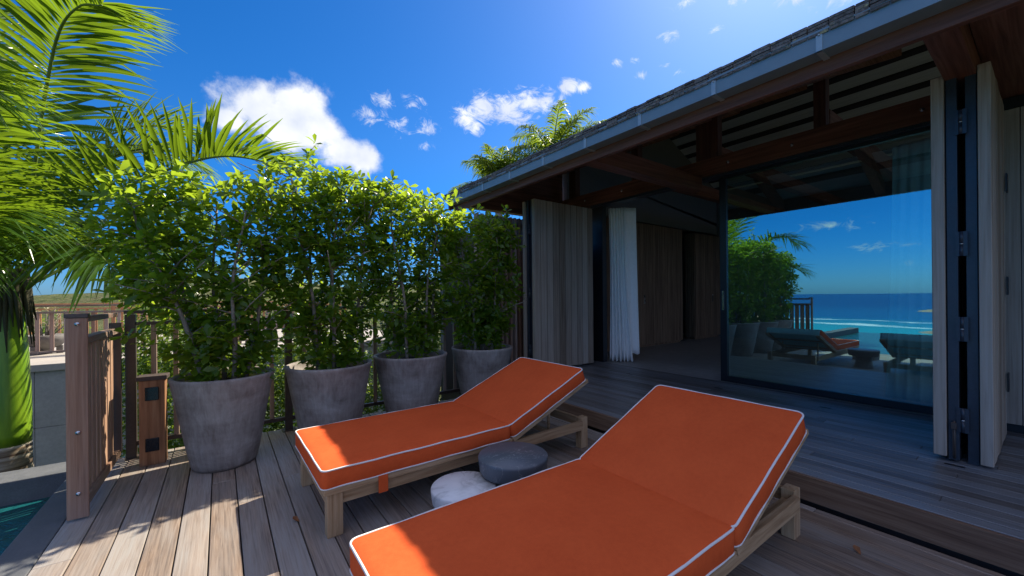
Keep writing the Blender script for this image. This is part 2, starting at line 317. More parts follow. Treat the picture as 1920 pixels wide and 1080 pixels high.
# ------------------------------------------------------------------ mesh helpers
class MB:
    def __init__(s): s.v = []; s.f = []; s.m = []; s.sm = []
    def add(s, verts, faces, mi=0, smooth=False):
        o = len(s.v); s.v.extend([tuple(p) for p in verts])
        for f in faces: s.f.append(tuple(i + o for i in f)); s.m.append(mi); s.sm.append(smooth)
    def box(s, lo, hi, mi=0, mat=None):
        x0, y0, z0 = lo; x1, y1, z1 = hi
        p = [(x0, y0, z0), (x1, y0, z0), (x1, y1, z0), (x0, y1, z0), (x0, y0, z1), (x1, y0, z1), (x1, y1, z1), (x0, y1, z1)]
        if mat is not None: p = [tuple(mat @ Vector(q)) for q in p]
        s.add(p, [(3, 2, 1, 0), (4, 5, 6, 7), (0, 1, 5, 4), (1, 2, 6, 5), (2, 3, 7, 6), (3, 0, 4, 7)], mi)
    def tube(s, pts, rad, n=8, mi=0, closed=False, cap=True):
        pts = [Vector(p) for p in pts]; k = len(pts)
        rad = rad if isinstance(rad, (list, tuple)) else [rad] * k
        vs = []; ref = None
        for i, p in enumerate(pts):
            a = pts[(i - 1) % k] if (closed or i > 0) else p; b = pts[(i + 1) % k] if (closed or i < k - 1) else p
            t = (b - a).normalized()
            if ref is None:
                ref = t.orthogonal().normalized()
            ref = (ref - t * ref.dot(t)).normalized(); w = t.cross(ref)
            for j in range(n):
                q = 2 * math.pi * j / n; vs.append(p + (ref * math.cos(q) + w * math.sin(q)) * rad[i])
        fs = []
        for i in range(k if closed else k - 1):
            i2 = (i + 1) % k
            for j in range(n): fs.append((i * n + j, i * n + (j + 1) % n, i2 * n + (j + 1) % n, i2 * n + j))
        if cap and not closed: fs.append(tuple(reversed(range(n)))); fs.append(tuple((k - 1) * n + j for j in range(n)))
        s.add(vs, fs, mi, True)
    def lathe(s, prof, c=(0, 0, 0), n=48, mi=0, wob=None):
        vs = []; 
        for (r, z) in prof:
            for j in range(n):
                q = 2 * math.pi * j / n; rr = r * (1 + (wob(q, z) if wob else 0))
                vs.append((c[0] + rr * math.cos(q), c[1] + rr * math.sin(q), c[2] + z))
        fs = []
        for i in range(len(prof) - 1):
            for j in range(n): fs.append((i * n + j, i * n + (j + 1) % n, (i + 1) * n + (j + 1) % n, (i + 1) * n + j))
        fs.append(tuple(reversed(range(n)))); fs.append(tuple((len(prof) - 1) * n + j for j in range(n)))
        s.add(vs, fs, mi, True)
    def build(s, name, mats, parent=None, bev=0.0, seg=2, loc=None):
        me = bpy.data.meshes.new(name); me.from_pydata(s.v, [], s.f)
        for m in (mats if isinstance(mats, (list, tuple)) else [mats]): me.materials.append(m)
        me.polygons.foreach_set('material_index', s.m); me.polygons.foreach_set('use_smooth', s.sm); me.update()
        o = bpy.data.objects.new(name, me); col.objects.link(o)
        if parent: o.parent = parent
        if loc: o.location = loc
        if bev:
            b = o.modifiers.new('bevel', 'BEVEL'); b.width = bev; b.segments = seg; b.limit_method = 'ANGLE'; b.angle_limit = R(40)
        return o
def np_mesh(name, V, F, mat, parent=None, mi=None, smooth=True, mats=None):
    """V (n,3), F list of (array(k,nsides))"""
    me = bpy.data.meshes.new(name); me.vertices.add(len(V)); me.vertices.foreach_set('co', np.asarray(V, dtype=np.float32).ravel())
    nl = sum(f.size for f in F); nf = sum(len(f) for f in F)
    me.loops.add(nl); me.polygons.add(nf)
    me.loops.foreach_set('vertex_index', np.concatenate([f.ravel() for f in F]).astype(np.int32))
    tot = np.concatenate([np.full(len(f), f.shape[1]) for f in F]).astype(np.int32); st = np.concatenate([[0], np.cumsum(tot)[:-1]]).astype(np.int32)
    me.polygons.foreach_set('loop_start', st); me.polygons.foreach_set('loop_total', tot)
    me.polygons.foreach_set('use_smooth', np.full(nf, smooth))
    for m in (mats or [mat]): me.materials.append(m)
    if mi is not None: me.polygons.foreach_set('material_index', mi)
    me.update(calc_edges=True); me.validate()
    o = bpy.data.objects.new(name, me); col.objects.link(o)
    if parent: o.parent = parent
    return o
def tag(o, label=None, cat=None, group=None, kind=None):
    if label: o['label'] = label
    if cat: o['category'] = cat
    if group: o['group'] = group
    if kind: o['kind'] = kind
    return o
def empty(name, loc, rz=0, **kw):
    o = bpy.data.objects.new(name, None); col.objects.link(o); o.location = loc; o.rotation_euler.z = rz; o.empty_display_size = .2
    return tag(o, **kw)
def copy_tree(o, parent=None):
    c = o.copy(); col.objects.link(c); c.parent = parent
    for ch in [x for x in bpy.data.objects if x.parent == o]: copy_tree(ch, c)
    return c
def cr_spline(pts, n):
    P = [Vector(p) for p in pts]; P = [P[0] * 2 - P[1]] + P + [P[-1] * 2 - P[-2]]; out = []
    k = len(P) - 3
    for i in range(n):
        u = i / (n - 1) * k; j = min(int(u), k - 1); t = u - j; a, b, c, d = P[j:j + 4]
        out.append(.5 * ((2 * b) + (c - a) * t + (2 * a - 5 * b + 4 * c - d) * t * t + (3 * b - a - 3 * c + d) * t ** 3))
    return out
LEAF_V = np.array([(0, 0, 0), (.38, -.155, .04), (.38, 0, 0), (.38, .155, .04), (.72, -.235, .03), (.72, 0, -.02), (.72, .235, .03), (1, 0, -.09)])
LEAF_T = np.array([(0, 1, 2), (0, 2, 3), (4, 7, 5), (5, 7, 6)]); LEAF_Q = np.array([(1, 4, 5, 2), (2, 5, 6, 3)])
def leaves(P, D, L, W, template=LEAF_V):
    """P base points, D directions, L lengths, W width factor -> verts, tris, quads"""
    n = len(P); D = D / np.linalg.norm(D, axis=1, keepdims=True)
    rnd = rng.normal(size=(n, 3)) * .5 + np.array([0, 0, 1.0])
    S = np.cross(rnd, D); S /= np.linalg.norm(S, axis=1, keepdims=True) + 1e-9; N = np.cross(D, S)
    T = template
    V = P[:, None, :] + L[:, None, None] * (T[None, :, 0:1] * D[:, None, :] + T[None, :, 1:2] * W * S[:, None, :] + T[None, :, 2:3] * N[:, None, :])
    off = (np.arange(n) * len(T))[:, None, None]
    return V.reshape(-1, 3), (LEAF_T[None] + off).reshape(-1, 3), (LEAF_Q[None] + off).reshape(-1, 4)
def rosettes(C, A, per, L, W, spread=1.0):
    P = np.repeat(C, per, axis=0); Ax = np.repeat(A, per, axis=0); n = len(P)
    r0 = rng.normal(size=(len(C), 3)); r0 -= A * np.sum(r0 * A, axis=1, keepdims=True); r0 /= np.linalg.norm(r0, axis=1, keepdims=True); r1 = np.cross(A, r0)
    ang = (np.tile(np.arange(per), len(C)) * 2.4 + rng.normal(size=n) * .25)[:, None]
    rd = np.repeat(r0, per, axis=0) * np.cos(ang) + np.repeat(r1, per, axis=0) * np.sin(ang)
    tier = np.tile(np.arange(per) / per, len(C))[:, None]
    lift = -.15 + 1.15 * tier + rng.uniform(-.15, .15, size=(n, 1)); D = rd * spread + Ax * lift; P = P + Ax * (tier - .5) * L * .45
    P = P + Ax * rng.uniform(-.02, .03, size=(n, 1))
    return leaves(P, D, L * rng.uniform(.6, 1.15, size=n), W)

# ------------------------------------------------------------------ terrain, sea
def terr_h(x, y):
    r = np.hypot(x - 2, y)
    slope = np.clip((-x - 25) / 420, 0, 1)
    h = -2.6 - 48 * slope ** 0.8
    hill = 20 * np.exp(-(((x - 20) / 110) ** 2 + ((y - 430) / 110) ** 2)) + 24 * np.exp(-(((x + 150) / 120) ** 2 + ((y - 560) / 130) ** 2))
    hill2 = 40 * np.exp(-(((x - 500) / 300) ** 2 + ((y - 700) / 260) ** 2))
    rough = .8 * np.sin(x * .21 + 1.3 * np.sin(y * .13)) * np.sin(y * .17 + 2 * np.sin(x * .07)) + .5 * np.sin(x * .6 + y * .45) * np.sin(y * .7 - .3 * x)
    return h + hill + hill2 + rough * np.clip((r - 40) / 120, 0, 1) * (y > 0)
gx = np.concatenate([np.linspace(-520, -60, 60), np.linspace(-55, 60, 40), np.linspace(66, 900, 90)])
gy = np.concatenate([np.linspace(-800, -60, 30), np.linspace(-55, 60, 30), np.linspace(66, 900, 130)])
GX, GY = np.meshgrid(gx, gy, indexing='ij'); GZ = terr_h(GX, GY)
nx, ny = GX.shape; idx = np.arange(nx * ny).reshape(nx, ny)
Q = np.stack([idx[:-1, :-1], idx[1:, :-1], idx[1:, 1:], idx[:-1, 1:]], -1).reshape(-1, 4)
tag(np_mesh('terrain', np.stack([GX, GY, GZ], -1).reshape(-1, 3), [Q], MT['terrain']), kind='structure')
b = MB(); S_ = 90000
b.add([(-S_, -S_, -48), (S_, -S_, -48), (S_, S_, -48), (-S_, S_, -48)], [(0, 1, 2, 3)])
tag(b.build('sea', MT['sea']), kind='structure')
def rock_islet(cx, cy, lx, ly, h, label):
    n = 26; V = []; F = []
    for i in range(n):
        for j in range(n):
            u, v = i / (n - 1) * 2 - 1, j / (n - 1) * 2 - 1; d = max(0, 1 - math.hypot(u, v))
            V.append((cx + u * lx, cy + v * ly, -49 + (h + 1) * d ** .6 * (.6 + .5 * random.random())))
    for i in range(n - 1):
        for j in range(n - 1): F.append((i * n + j, (i + 1) * n + j, (i + 1) * n + j + 1, i * n + j + 1))
    m = MB(); m.add(V, F); tag(m.build('rock_islet', MT['rock']), label=label, cat='islet')
rock_islet(-1500, 150, 50, 75, 11, 'low brown rocky islet out in the blue sea seen reflected in the glass')
rock_islet(-700, 45, 40, 62, 6, 'flat tan reef rock beside the white surf line seen reflected in the glass')

# ------------------------------------------------------------------ decks, pool
def boards(m, x0, x1, y0, y1, z, pitch, gap, th, lens=(2.2, 3.9), first=None):
    x = x0
    while x < x1 - .01:
        xa, xb = x + gap / 2, min(x + pitch, x1) - gap / 2; y = y0 - random.random() * 2
        while y < y1:
            ye = min(y + random.uniform(*lens), y1)
            if y1 - ye < .5: ye = y1
            dz = random.uniform(-.0008, .0008)
            if ye > y0: m.box((xa, max(y, y0) + .001, z - th), (xb, ye - .001, z + dz))
            y = ye
        x += pitch
m = MB(); boards(m, -.752, 2.905, -3.2, 4.56, 0, .1385, .006, .028)
tag(m.build('deck', MT['deck'], bev=.0025, seg=1), kind='structure')
m = MB(); m.box((-.74, -3.2, -.22), (2.93, 4.55, -.06)); tag(m.build('deck_base', MT['batten']), kind='structure')
m = MB(); boards(m, 2.955, 5.255, -3.2, 6.4, .17, .094, .004, .026, (1.8, 3.6))
tag(m.build('upper_deck', MT['updeck'], bev=.002, seg=1), kind='structure')
m = MB(); m.box((2.97, -3.2, -.2), (5.27, 6.4, .135)); tag(m.build('upper_deck_base', MT['batten']), kind='structure')
m = MB(); m.box((2.926, -3.2, .016), (2.952, 1.9, .168)); m.box((2.926, 1.904, .016), (2.952, 6.4, .168))
tag(m.build('step_riser', MT['riser'], bev=.003), kind='structure')
# pool: coping strip, raised far coping, water, basin
m = MB(); m.box((-.925, -3.2, -.5), (-.756, 4.46, -.006)); m.box((-9, 4.46, -.5), (-.756, 4.74, -.003))
tag(m.build('pool_coping', MT['slate'], bev=.006), kind='structure')
m = MB(); m.add([(-9, -3.2, -.17), (-.92, -3.2, -.17), (-.92, 4.47, -.17), (-9, 4.47, -.17)], [(0, 1, 2, 3)])
tag(m.build('pool_water', MT['pool']), kind='structure')

# ------------------------------------------------------------------ villa
villa = empty('villa', (5.3, 2.5, .17), label='timber villa with bifold shutters, zinc gutter and glass front along the raised deck', cat='villa')
def vpart(mb, name, mats, parent=None, **kw):
    o = mb.build(name, mats, None, **kw); p = parent or villa
    o.parent = p
    q = p; off = Vector((0, 0, 0))
    while q: off += q.location; q = q.parent
    o.location -= off
    return o
ROOF_S = .42; EX = 2.96; EZ = 2.84; RIDGE = 8.6; Y0R, Y1R = -4.0, 5.72
def roof_under(x): return EZ + ROOF_S * (x - EX) if x < RIDGE else EZ + ROOF_S * (2 * RIDGE - x - EX)
def slab(m, x0, x1, y0, y1, dz0, dz1, mi=0):
    m.add([(x0, y0, roof_under(x0) + dz0), (x1, y0, roof_under(x1) + dz0), (x1, y1, roof_under(x1) + dz0), (x0, y1, roof_under(x0) + dz0),
           (x0, y0, roof_under(x0) + dz1), (x1, y0, roof_under(x1) + dz1), (x1, y1, roof_under(x1) + dz1), (x0, y1, roof_under(x0) + dz1)],
          [(3, 2, 1, 0), (4, 5, 6, 7), (0, 1, 5, 4), (1, 2, 6, 5), (2, 3, 7, 6), (3, 0, 4, 7)], mi)
# soffit boards and roof shell
m = MB(); slab(m, EX + .06, RIDGE, Y0R, Y1R, .0, .03); slab(m, RIDGE, 2 * RIDGE - EX, Y0R, Y1R, .0, .03)
soffit = vpart(m, 'soffit_boards', MT['soffit'])
m = MB(); x = EX + .42
while x < 2 * RIDGE - EX - .1:
    for dz in (0,): slab(m, x, x + .09, Y0R, Y1R, -.04, -.002)
    x += .36
vpart(m, 'battens', MT['batten'])
# shingles: courses near the eave and single rows above
m = MB()
for k in range(34):
    xs = EX - .07 + k * .16
    if xs > RIDGE: break
    y = Y0R - random.random() * .2
    while y < Y1R:
        w = random.uniform(.055, .13); dz = random.uniform(-.002, .003); d0 = random.uniform(-.003, .003)
        rows = 4 if k == 0 else 1
        for r_ in range(rows):
            zb = roof_under(xs) + .035 + r_ * .022 + (.02 if k else 0); zt = roof_under(xs + .32) + .045 + r_ * .010
            xa = xs + d0 + r_ * random.uniform(-.001, .003); th = random.uniform(.015, .019)
            m.add([(xa, y, zb + dz), (xa + .34, y, zt), (xa + .34, y + w - .006, zt), (xa, y + w - .006, zb + dz + random.uniform(-.0015, .0015)),
                   (xa, y, zb + dz + th), (xa + .34, y, zt + .012), (xa + .34, y + w - .006, zt + .012), (xa, y + w - .006, zb + dz + th)],
                  [(3, 2, 1, 0), (4, 5, 6, 7), (0, 1, 5, 4), (1, 2, 6, 5), (2, 3, 7, 6), (3, 0, 4, 7)])
        y += w
roof = vpart(m, 'roof', MT['shingle'])
m = MB(); slab(m, RIDGE, 2 * RIDGE - EX, Y0R, Y1R, .035, .09); slab(m, EX, RIDGE, Y0R, Y1R, .0305, .044)
vpart(m, 'roof_deck', MT['batten'])
# gutter: box with folded lip, brackets
m = MB(); gx0, gx1 = 2.90, 3.02
m.box((gx0, Y0R, 2.752), (gx0 + .004, Y1R - .05, 2.862)); m.box((gx0 + .004, Y0R, 2.752), (gx1, Y1R - .05, 2.757)); m.box((gx1, Y0R, 2.752), (gx1 + .004, Y1R - .05, 2.90))
m.box((gx0 - .008, Y0R, 2.862), (gx0 + .012, Y1R - .05, 2.874)); m.box((gx0, Y1R - .05, 2.752), (gx1 + .004, Y1R - .046, 2.862))
gut = vpart(m, 'gutter', MT['zinc'])
gb = MB(); gb.box((gx0 - .006, -.016, 2.744), (gx0 - .001, .016, 2.880)); gb.box((gx0 - .006, -.016, 2.744), (gx1 + .06, .016, 2.7505)); gb.box((gx0 - .006, -.016, 2.876), (gx1, .016, 2.880))
gb.tube([(gx0 - .012, 0, 2.845), (gx0 - .004, 0, 2.845)], .006, 8)
g0 = None
for i in range(15):
    y = 5.255 - .632 * i
    if g0 is None: g0 = vpart(gb, 'gutter_bracket', MT['zinc_light'], gut); g0.location.y += y; base_y = g0.location.y
    else:
        c = g0.copy(); col.objects.link(c); c.parent = gut; c.location.y = base_y - .632 * i
m = MB(); m.box((3.03, Y0R, 2.665), (3.075, Y1R, 2.86)); vpart(m, 'fascia_board', MT['beam_y'], bev=.003)
m = MB(); m.add([(EX, Y1R + .002, EZ - .16), (RIDGE, Y1R + .002, roof_under(RIDGE) - .16), (RIDGE, Y1R + .002, roof_under(RIDGE) + .06), (EX, Y1R + .002, EZ + .06),
                 (EX, Y1R + .04, EZ - .16), (RIDGE, Y1R + .04, roof_under(RIDGE) - .16), (RIDGE, Y1R + .04, roof_under(RIDGE) + .06), (EX, Y1R + .04, EZ + .06)],
                [(0, 1, 2, 3), (7, 6, 5, 4), (0, 4, 5, 1), (3, 2, 6, 7), (0, 3, 7, 4), (1, 5, 6, 2)]); vpart(m, 'barge_board', MT['beam_x'])
# facade beam with bolts, track, king posts, tie beams, rafters
m = MB(); m.box((5.19, -3.5, 2.86), (5.33, 5.6, 3.09)); fb = vpart(m, 'facade_beam', MT['beam_y'], bev=.004)
for y in (.72, 1.75, 2.45, 3.3, 4.1, 4.9):
    q = MB(); q.tube([(5.183, y, 2.975), (5.1895, y, 2.975)], .018, 12); q.tube([(5.176, y, 2.975), (5.183, y, 2.975)], .009, 8); vpart(q, 'bolt', MT['chrome'], fb)
m = MB(); m.box((5.20, .3, 2.825), (5.34, 4.78, 2.8585)); m.box((5.192, .3, 2.846), (5.1995, 4.78, 2.852)); vpart(m, 'sliding_track', MT['bluesteel'])
for (ya, yb, xa, xb) in ((2.58, 2.87, 5.2, 5.32), (1.44, 1.55, 5.2, 5.32), (5.14, 5.30, 5.2, 5.32), (3.80, 3.92, 5.2, 5.32), (.28, .40, 5.2, 5.32)):
    m = MB(); m.box((xa, ya, 3.09), (xb, yb, roof_under(xa) - .052)); vpart(m, 'king_post', MT['beam_z'], bev=.004)
for (ya, yb, zz) in ((2.78, 2.94, 2.68), (5.30, 5.44, 2.68)):
    m = MB(); m.box((3.08, ya, zz), (5.187, yb, zz + .19)); vpart(m, 'tie_beam', MT['beam_x'], bev=.004)
m = MB(); m.box((3.08, .30, 2.72), (5.187, .44, 3.14)); vpart(m, 'tie_beam', MT['beam_x'], bev=.004)
m = MB(); m.box((3.08, -3.0, 2.87), (5.187, .295, 2.90)); vpart(m, 'soffit_panel', MT['beam_x'])
for y in (-1.2, .34, 1.46, 2.70, 3.86, 5.2):
    m = MB(); slab(m, 3.08, RIDGE, y - .05, y + .05, -.20, -.052); vpart(m, 'rafter', MT['beam_x'])
for y in (1.5, 2.72, 3.86):
    m = MB(); m.box((5.34, y - .06, 3.1), (11, y + .06, 3.3)); vpart(m, 'truss_beam', MT['beam_x'])
# right cladding wall, left end wall, room shell
m = MB(); y = .28
while y > -3.2:
    m.box((5.13, y - .112, .24), (5.155, y, 2.77)); y -= .116
vpart(m, 'wall_cladding', MT['clad'], bev=.002, seg=1)
m = MB(); m.box((5.156, -3.2, .172), (5.30, .285, 2.858)); m.box((5.12, -3.2, 2.775), (5.155, .285, 2.86)); vpart(m, 'wall', MT['steel'])
m = MB(); m.box((5.28, -3.4, .06), (12.5, 7.4, .168)); vpart(m, 'room_floor', MT['floor_in'])
m = MB(); m.box((11.0, -3.4, .168), (11.15, 6.6, 4.1)); vpart(m, 'back_wall', MT['plaster'])
def gable(m, x0, x1, y0, y1, zb):
    xs = [x0] + ([RIDGE] if x0 < RIDGE < x1 else []) + [x1]
    n = len(xs); top = [(x, roof_under(x) - .055) for x in xs]; prof = [(x0, zb), (x1, zb)] + top[::-1]; k = len(prof)
    m.add([(x, y0, z) for x, z in prof] + [(x, y1, z) for x, z in prof], [tuple(range(k)), tuple(reversed(range(k, 2 * k)))] + [(i, i + k, (i + 1) % k + k, (i + 1) % k) for i in range(k)])
m = MB(); gable(m, 5.36, 14.1, 5.50, 5.66, 2.945); vpart(m, 'bulkhead', MT['plaster'])
m = MB(); gable(m, 3.2, 5.3, 5.58, 5.66, 2.87); vpart(m, 'gable_panel', MT['beam_x'])
m = MB(); m.box((5.36, 6.6, .168), (11.15, 6.7, 2.94)); vpart(m, 'side_wall', MT['plaster'])
m = MB(); m.box((5.36, 5.66, 2.945), (11.15, 6.7, 3.0)); vpart(m, 'niche_ceiling', MT['plaster'])
m = MB(); m.box((5.28, 4.80, .168), (5.36, 6.7, 2.85)); vpart(m, 'end_wall', MT['plaster'])
m = MB(); m.box((5.25, 4.56, .172), (5.35, 4.79, 2.824)); vpart(m, 'door_jamb', MT['steel'], bev=.003)
# sliding glass door and frame
def sliding_door(ya, yb, xc):
    m = MB(); z0, z1 = .178, 2.824
    m.box((xc - .025, ya, z0), (xc + .025, ya + .075, z1)); m.box((xc - .025, yb - .085, z0), (xc + .025, yb, z1))
    m.box((xc - .025, ya + .075, z0), (xc + .025, yb - .085, z0 + .075)); m.box((xc - .025, ya + .075, z1 - .03), (xc + .025, yb - .085, z1))
    fr = vpart(m, 'sliding_door', MT['steel'], bev=.002)
    g = MB(); g.add([(xc, ya + .07, z0 + .07), (xc, yb - .08, z0 + .07), (xc, yb - .08, z1 - .025), (xc, ya + .07, z1 - .025)], [(0, 3, 2, 1)])
    vpart(g, 'pane', MT['glass'], fr)
    h = MB(); h.box((xc - .04, yb - .055, 1.1), (xc - .026, yb - .03, 1.35)); vpart(h, 'handle', MT['chrome'], fr)
sliding_door(.30, 2.60, 5.295)
# folding shutter stacks
def shutter(xs, xe, y0, ydir, metal_first, zb, zt, nb, name_lab=None):
    """one leaf: timber boards and steel frame lying side by side in Y"""
    m = MB(); w = (xe - xs) / nb
    t0, t1 = (.055, .115) if metal_first else (0, .065)
    ya, yb = sorted((y0 + ydir * t0, y0 + ydir * t1))
    for i in range(nb):
        j = random.uniform(0, .004); m.box((xs + i * w + .005, ya + j, zb + random.uniform(0, .008)), (xs + (i + 1) * w - .005, yb - .004 + j, zt))
    m.box((xs + .012, ya + .012, zb + .02), (xe - .01, yb - .012, zt - .02), 1)
    o = vpart(m, 'folding_shutter', [MT['clad'], MT['batten']], bev=.003, seg=1)
    f = MB(); s0, s1 = (0, .05) if metal_first else (.07, .12)
    ya, yb = sorted((y0 + ydir * s0, y0 + ydir * s1)); xa = xs + .03
    f.box((xa, ya, zb - .012), (xa + .05, yb, zt + .012)); f.box((xe - .05, ya, zb - .012), (xe, yb, zt + .012))
    f.box((xa + .05, ya, zb - .012), (xe - .05, yb, zb + .05)); f.box((xa + .05, ya, zt - .05), (xe - .05, yb, zt + .012))
    vpart(f, 'shutter_frame', MT['bluesteel'], o, bev=.002)
    return o
def hinge(o, x, y, z, axis_r=.011, L=.16):
    h = MB(); h.tube([(x, y, z - L / 2), (x, y, z - .004)], axis_r, 12); h.tube([(x, y, z + .004), (x, y, z + L / 2)], axis_r, 12); h.box((x - .004, y - .028, z - L / 2), (x + .01, y + .028, z + L / 2))
    h.tube([(x, y, z - .003), (x, y, z + .003)], axis_r * 1.1, 12, 1)
    vpart(h, 'hinge', [MT['bluesteel'], MT['chrome']], o)
sA = shutter(3.90, 4.98, .505, -1, False, .20, 2.75, 9)
sB = shutter(3.935, 4.98, .352, -1, True, .185, 2.765, 9)
for z in (.46, 1.06, 1.62, 2.42): hinge(sA, 3.925, .369, z, .010)
for z in (.6, 1.35, 2.15):
    q = MB(); q.box((4.9, .222, z - .07), (4.99, .232, z + .07)); vpart(q, 'butt_hinge', MT['steel'], sB)
q = MB(); q.box((3.918, .40, .22), (3.928, .415, .42)); q.tube([(3.922, .407, .2), (3.922, .407, .45)], .006, 8); q.box((3.905, .395, .40), (3.928, .42, .44)); vpart(q, 'floor_bolt', MT['railmetal'], sA)
sC = shutter(3.70, 4.95, 4.50, 1, False, .20, 2.73, 10)
sD = shutter(3.70, 4.95, 4.67, 1, True, .20, 2.73, 10)
for z in (.5, 1.35, 2.3): hinge(sC, 3.72, 4.645, z)
# slatted screen closing the left end of the raised deck
scr = empty('slatted_screen', (3.0, 4.95, .17), label='dark brown slatted timber screen behind the farthest pot, beside the left shutter', cat='screen')
m = MB(); x = 0
while x < 1.9:
    m.box((x, 0, 0), (x + .035, .09, 2.35)); x += .085
m.build('slats', MT['ipe_z'], scr, bev=.002, seg=1)
for zz in (.02, 2.2):
    m = MB(); m.box((0, .095, zz), (1.9, .14, zz + .075)); m.build('rail', MT['ipe_x'], scr)
m = MB(); m.box((-.3, .5, -2), (2.3, .6, 2.1)); tag(m.build('grey_wall', MT['plaster']), label='plain grey wall standing just behind the slatted screen', cat='wall').location = (3.0, 4.95, .17)

# interior: wardrobes, curtains
def wardrobe(loc, w, d, h, label, handle_x):
    o = empty('wardrobe', loc, label=label, cat='wardrobe')
    c = MB(); c.box((0, .02, .06), (w, d, h)); c.box((.03, .05, 0), (w - .03, d - .03, .0595)); c.build('carcass', MT['inner'], o)
    s = MB(); x = 0
    while x < w - .005:
        s.box((x, 0, .06), (min(x + .047, w), .0195, h)); x += .052
    s.build('slatted_front', MT['inner'], o, bev=.003, seg=1)
    s = MB(); y = .03
    while y < d - .02:
        s.box((-.0195, y, .06), (-.0005, y + .047, h)); y += .052
    s.build('slatted_side', MT['inner'], o, bev=.003, seg=1)
    q = MB(); q.box((handle_x, -.012, .95), (handle_x + .035, -.0005, 1.14)); q.build('handle', MT['chrome'], o)
wardrobe((6.0, 5.32, .168), 2.98, .4, 2.7, 'nearer dark slatted wardrobe just behind the white curtain', 1.45)
wardrobe((9.72, 5.40, .168), 1.25, .3, 2.7, 'farther dark slatted wardrobe at the back of the open room', .8)
def curtain(name, p0, p1, zt, zb, amp, waves, label, bulge=0, flare=.14):
    n, k = waves * 12, 22; P0, P1 = Vector(p0), Vector(p1); d = (P1 - P0); nrm = Vector((-d.y, d.x)).normalized(); V = []; F = []
    ph = [random.uniform(-.5, .5) for _ in range(waves + 2)]
    for j in range(k + 1):
        v = j / k; z = zt + (zb - zt) * v
        for i in range(n + 1):
            u = i / n; w = u * waves; a = amp * (.55 + .75 * v) * math.sin(2 * math.pi * w + ph[int(w)] * .8 + .5 * math.sin(v * 3 + w)) + .3 * amp * math.sin(5.3 * w + 2 * v)
            uu = u * (.86 + flare * v ** 1.5) + bulge * math.sin(v * math.pi) * (u - .5) + .004 * math.sin(7 * v + 9 * w)
            q = P0 + d * uu + nrm * a; V.append((q.x, q.y, z + .012 * math.sin(2 * math.pi * w) * (v > .99)))
    for j in range(k):
        for i in range(n): F.append((j * (n + 1) + i, j * (n + 1) + i + 1, (j + 1) * (n + 1) + i + 1, (j + 1) * (n + 1) + i))
    m = MB(); m.add(V, F, 0, True); o = m.build(name, MT['curtain']); s = o.modifiers.new('thick', 'SOLIDIFY'); s.thickness = .004
    return tag(o, label=label, cat='curtain')
curtain('curtain', (5.40, 4.55), (5.60, 4.30), 2.80, .19, .028, 6, 'white curtain gathered at the left side of the open doorway', -.12, .34)
curtain('curtain', (5.52, 4.38), (5.80, 4.24), 2.80, .30, .008, 2, 'flat white curtain edge hanging behind the gathered folds')
curtain('curtain', (5.50, .55), (5.58, 1.06), 2.80, .22, .030, 5, 'white curtain hanging behind the tinted glass door')

# ------------------------------------------------------------------ railing and gate panel
def fence_span(m_post, m_rail, m_bal, fo, x0, x1, y, posts, z_top, bal_pitch, bw=.036, post_z=-.05):
    for px in posts:
        m = MB(); m.box((px - .032, y - .032, post_z), (px + .032, y + .032, z_top - .004)); m.box((px - .06, y - .06, post_z), (px + .06, y + .06, post_z + .06 if post_z > -.04 else .006))
        m.build('post', m_post, fo, bev=.003)
    edges = sorted(posts); 
    m = MB(); m.box((x0, y - .025, z_top), (x1, y + .025, z_top + .028)); m.build('top_rail', m_rail, fo, bev=.004)
    for a, c in zip(edges[:-1], edges[1:]):
        m = MB(); m.box((a + .033, y - .02, z_top - .095), (c - .033, y + .02, z_top - .067)); m.build('middle_rail', m_rail, fo, bev=.003)
        m = MB(); m.box((a + .033, y - .02, .10), (c - .033, y + .02, .135)); m.build('bottom_rail', m_rail, fo, bev=.003)
        n = max(1, round((c - a) / bal_pitch))
        for i in range(1, n):
            xx = a + (c - a) * i / n; m = MB(); m.box((xx - bw / 2, y - .012, .136), (xx + bw / 2, y + .012, z_top - .0955)); m.build('baluster', m_bal, fo, bev=.002, seg=1)
rail = empty('railing', (0, 0, 0), label='dark bronze and timber railing running behind the four potted shrubs', cat='railing')
fence_span(MT['railmetal'], MT['railmetal'], MT['ipe_z'], rail, -.64, 2.86, 4.50, [-.60, .536, 1.67, 2.81], 1.185, .142)
rail2 = empty('gate_panel', (-.69, 3.41, 0), label='weathered hardwood screen panel with broad front post beside the pool', cat='screen')
m = MB(); m.box((-.045, 0, .012), (.047, .022, 1.195)); p = m.build('front_board', MT['ipe_z'], rail2, bev=.004)
q = MB(); q.box((-.049, -.004, 1.1955), (.051, .05, 1.222)); q.build('cap', MT['bronze_lid'], p, bev=.004)
for z in (.16, .52, 1.16):
    q = MB(); q.tube([(.005, -.006, z), (.005, -.0005, z)], .011, 12); q.tube([(.005, -.010, z), (.005, -.0065, z)], .006, 6); q.build('screw', MT['chrome'], p)
m = MB(); m.box((-.022, .0505, 1.165), (.022, 1.04, 1.20)); m.build('top_rail', MT['ipe_y'], rail2, bev=.003)
m = MB(); m.box((-.03, .0225, 1.035), (.035, 1.04, 1.075)); m.build('middle_rail', MT['ipe_y'], rail2, bev=.003)
m = MB(); m.box((-.03, .0225, .055), (.035, 1.04, .115)); m.build('bottom_rail', MT['ipe_y'], rail2, bev=.003)
for i in range(8):
    y = .06 + i * .108; m = MB(); m.box((-.016, y, .116), (.016, y + .078, 1.034)); m.build('slat', MT['slatwood'], rail2, bev=.004)
m = MB(); m.box((-.02, .965, .10), (.05, .99, 1.12)); m.build('back_board', MT['railmetal'], rail2, bev=.003)
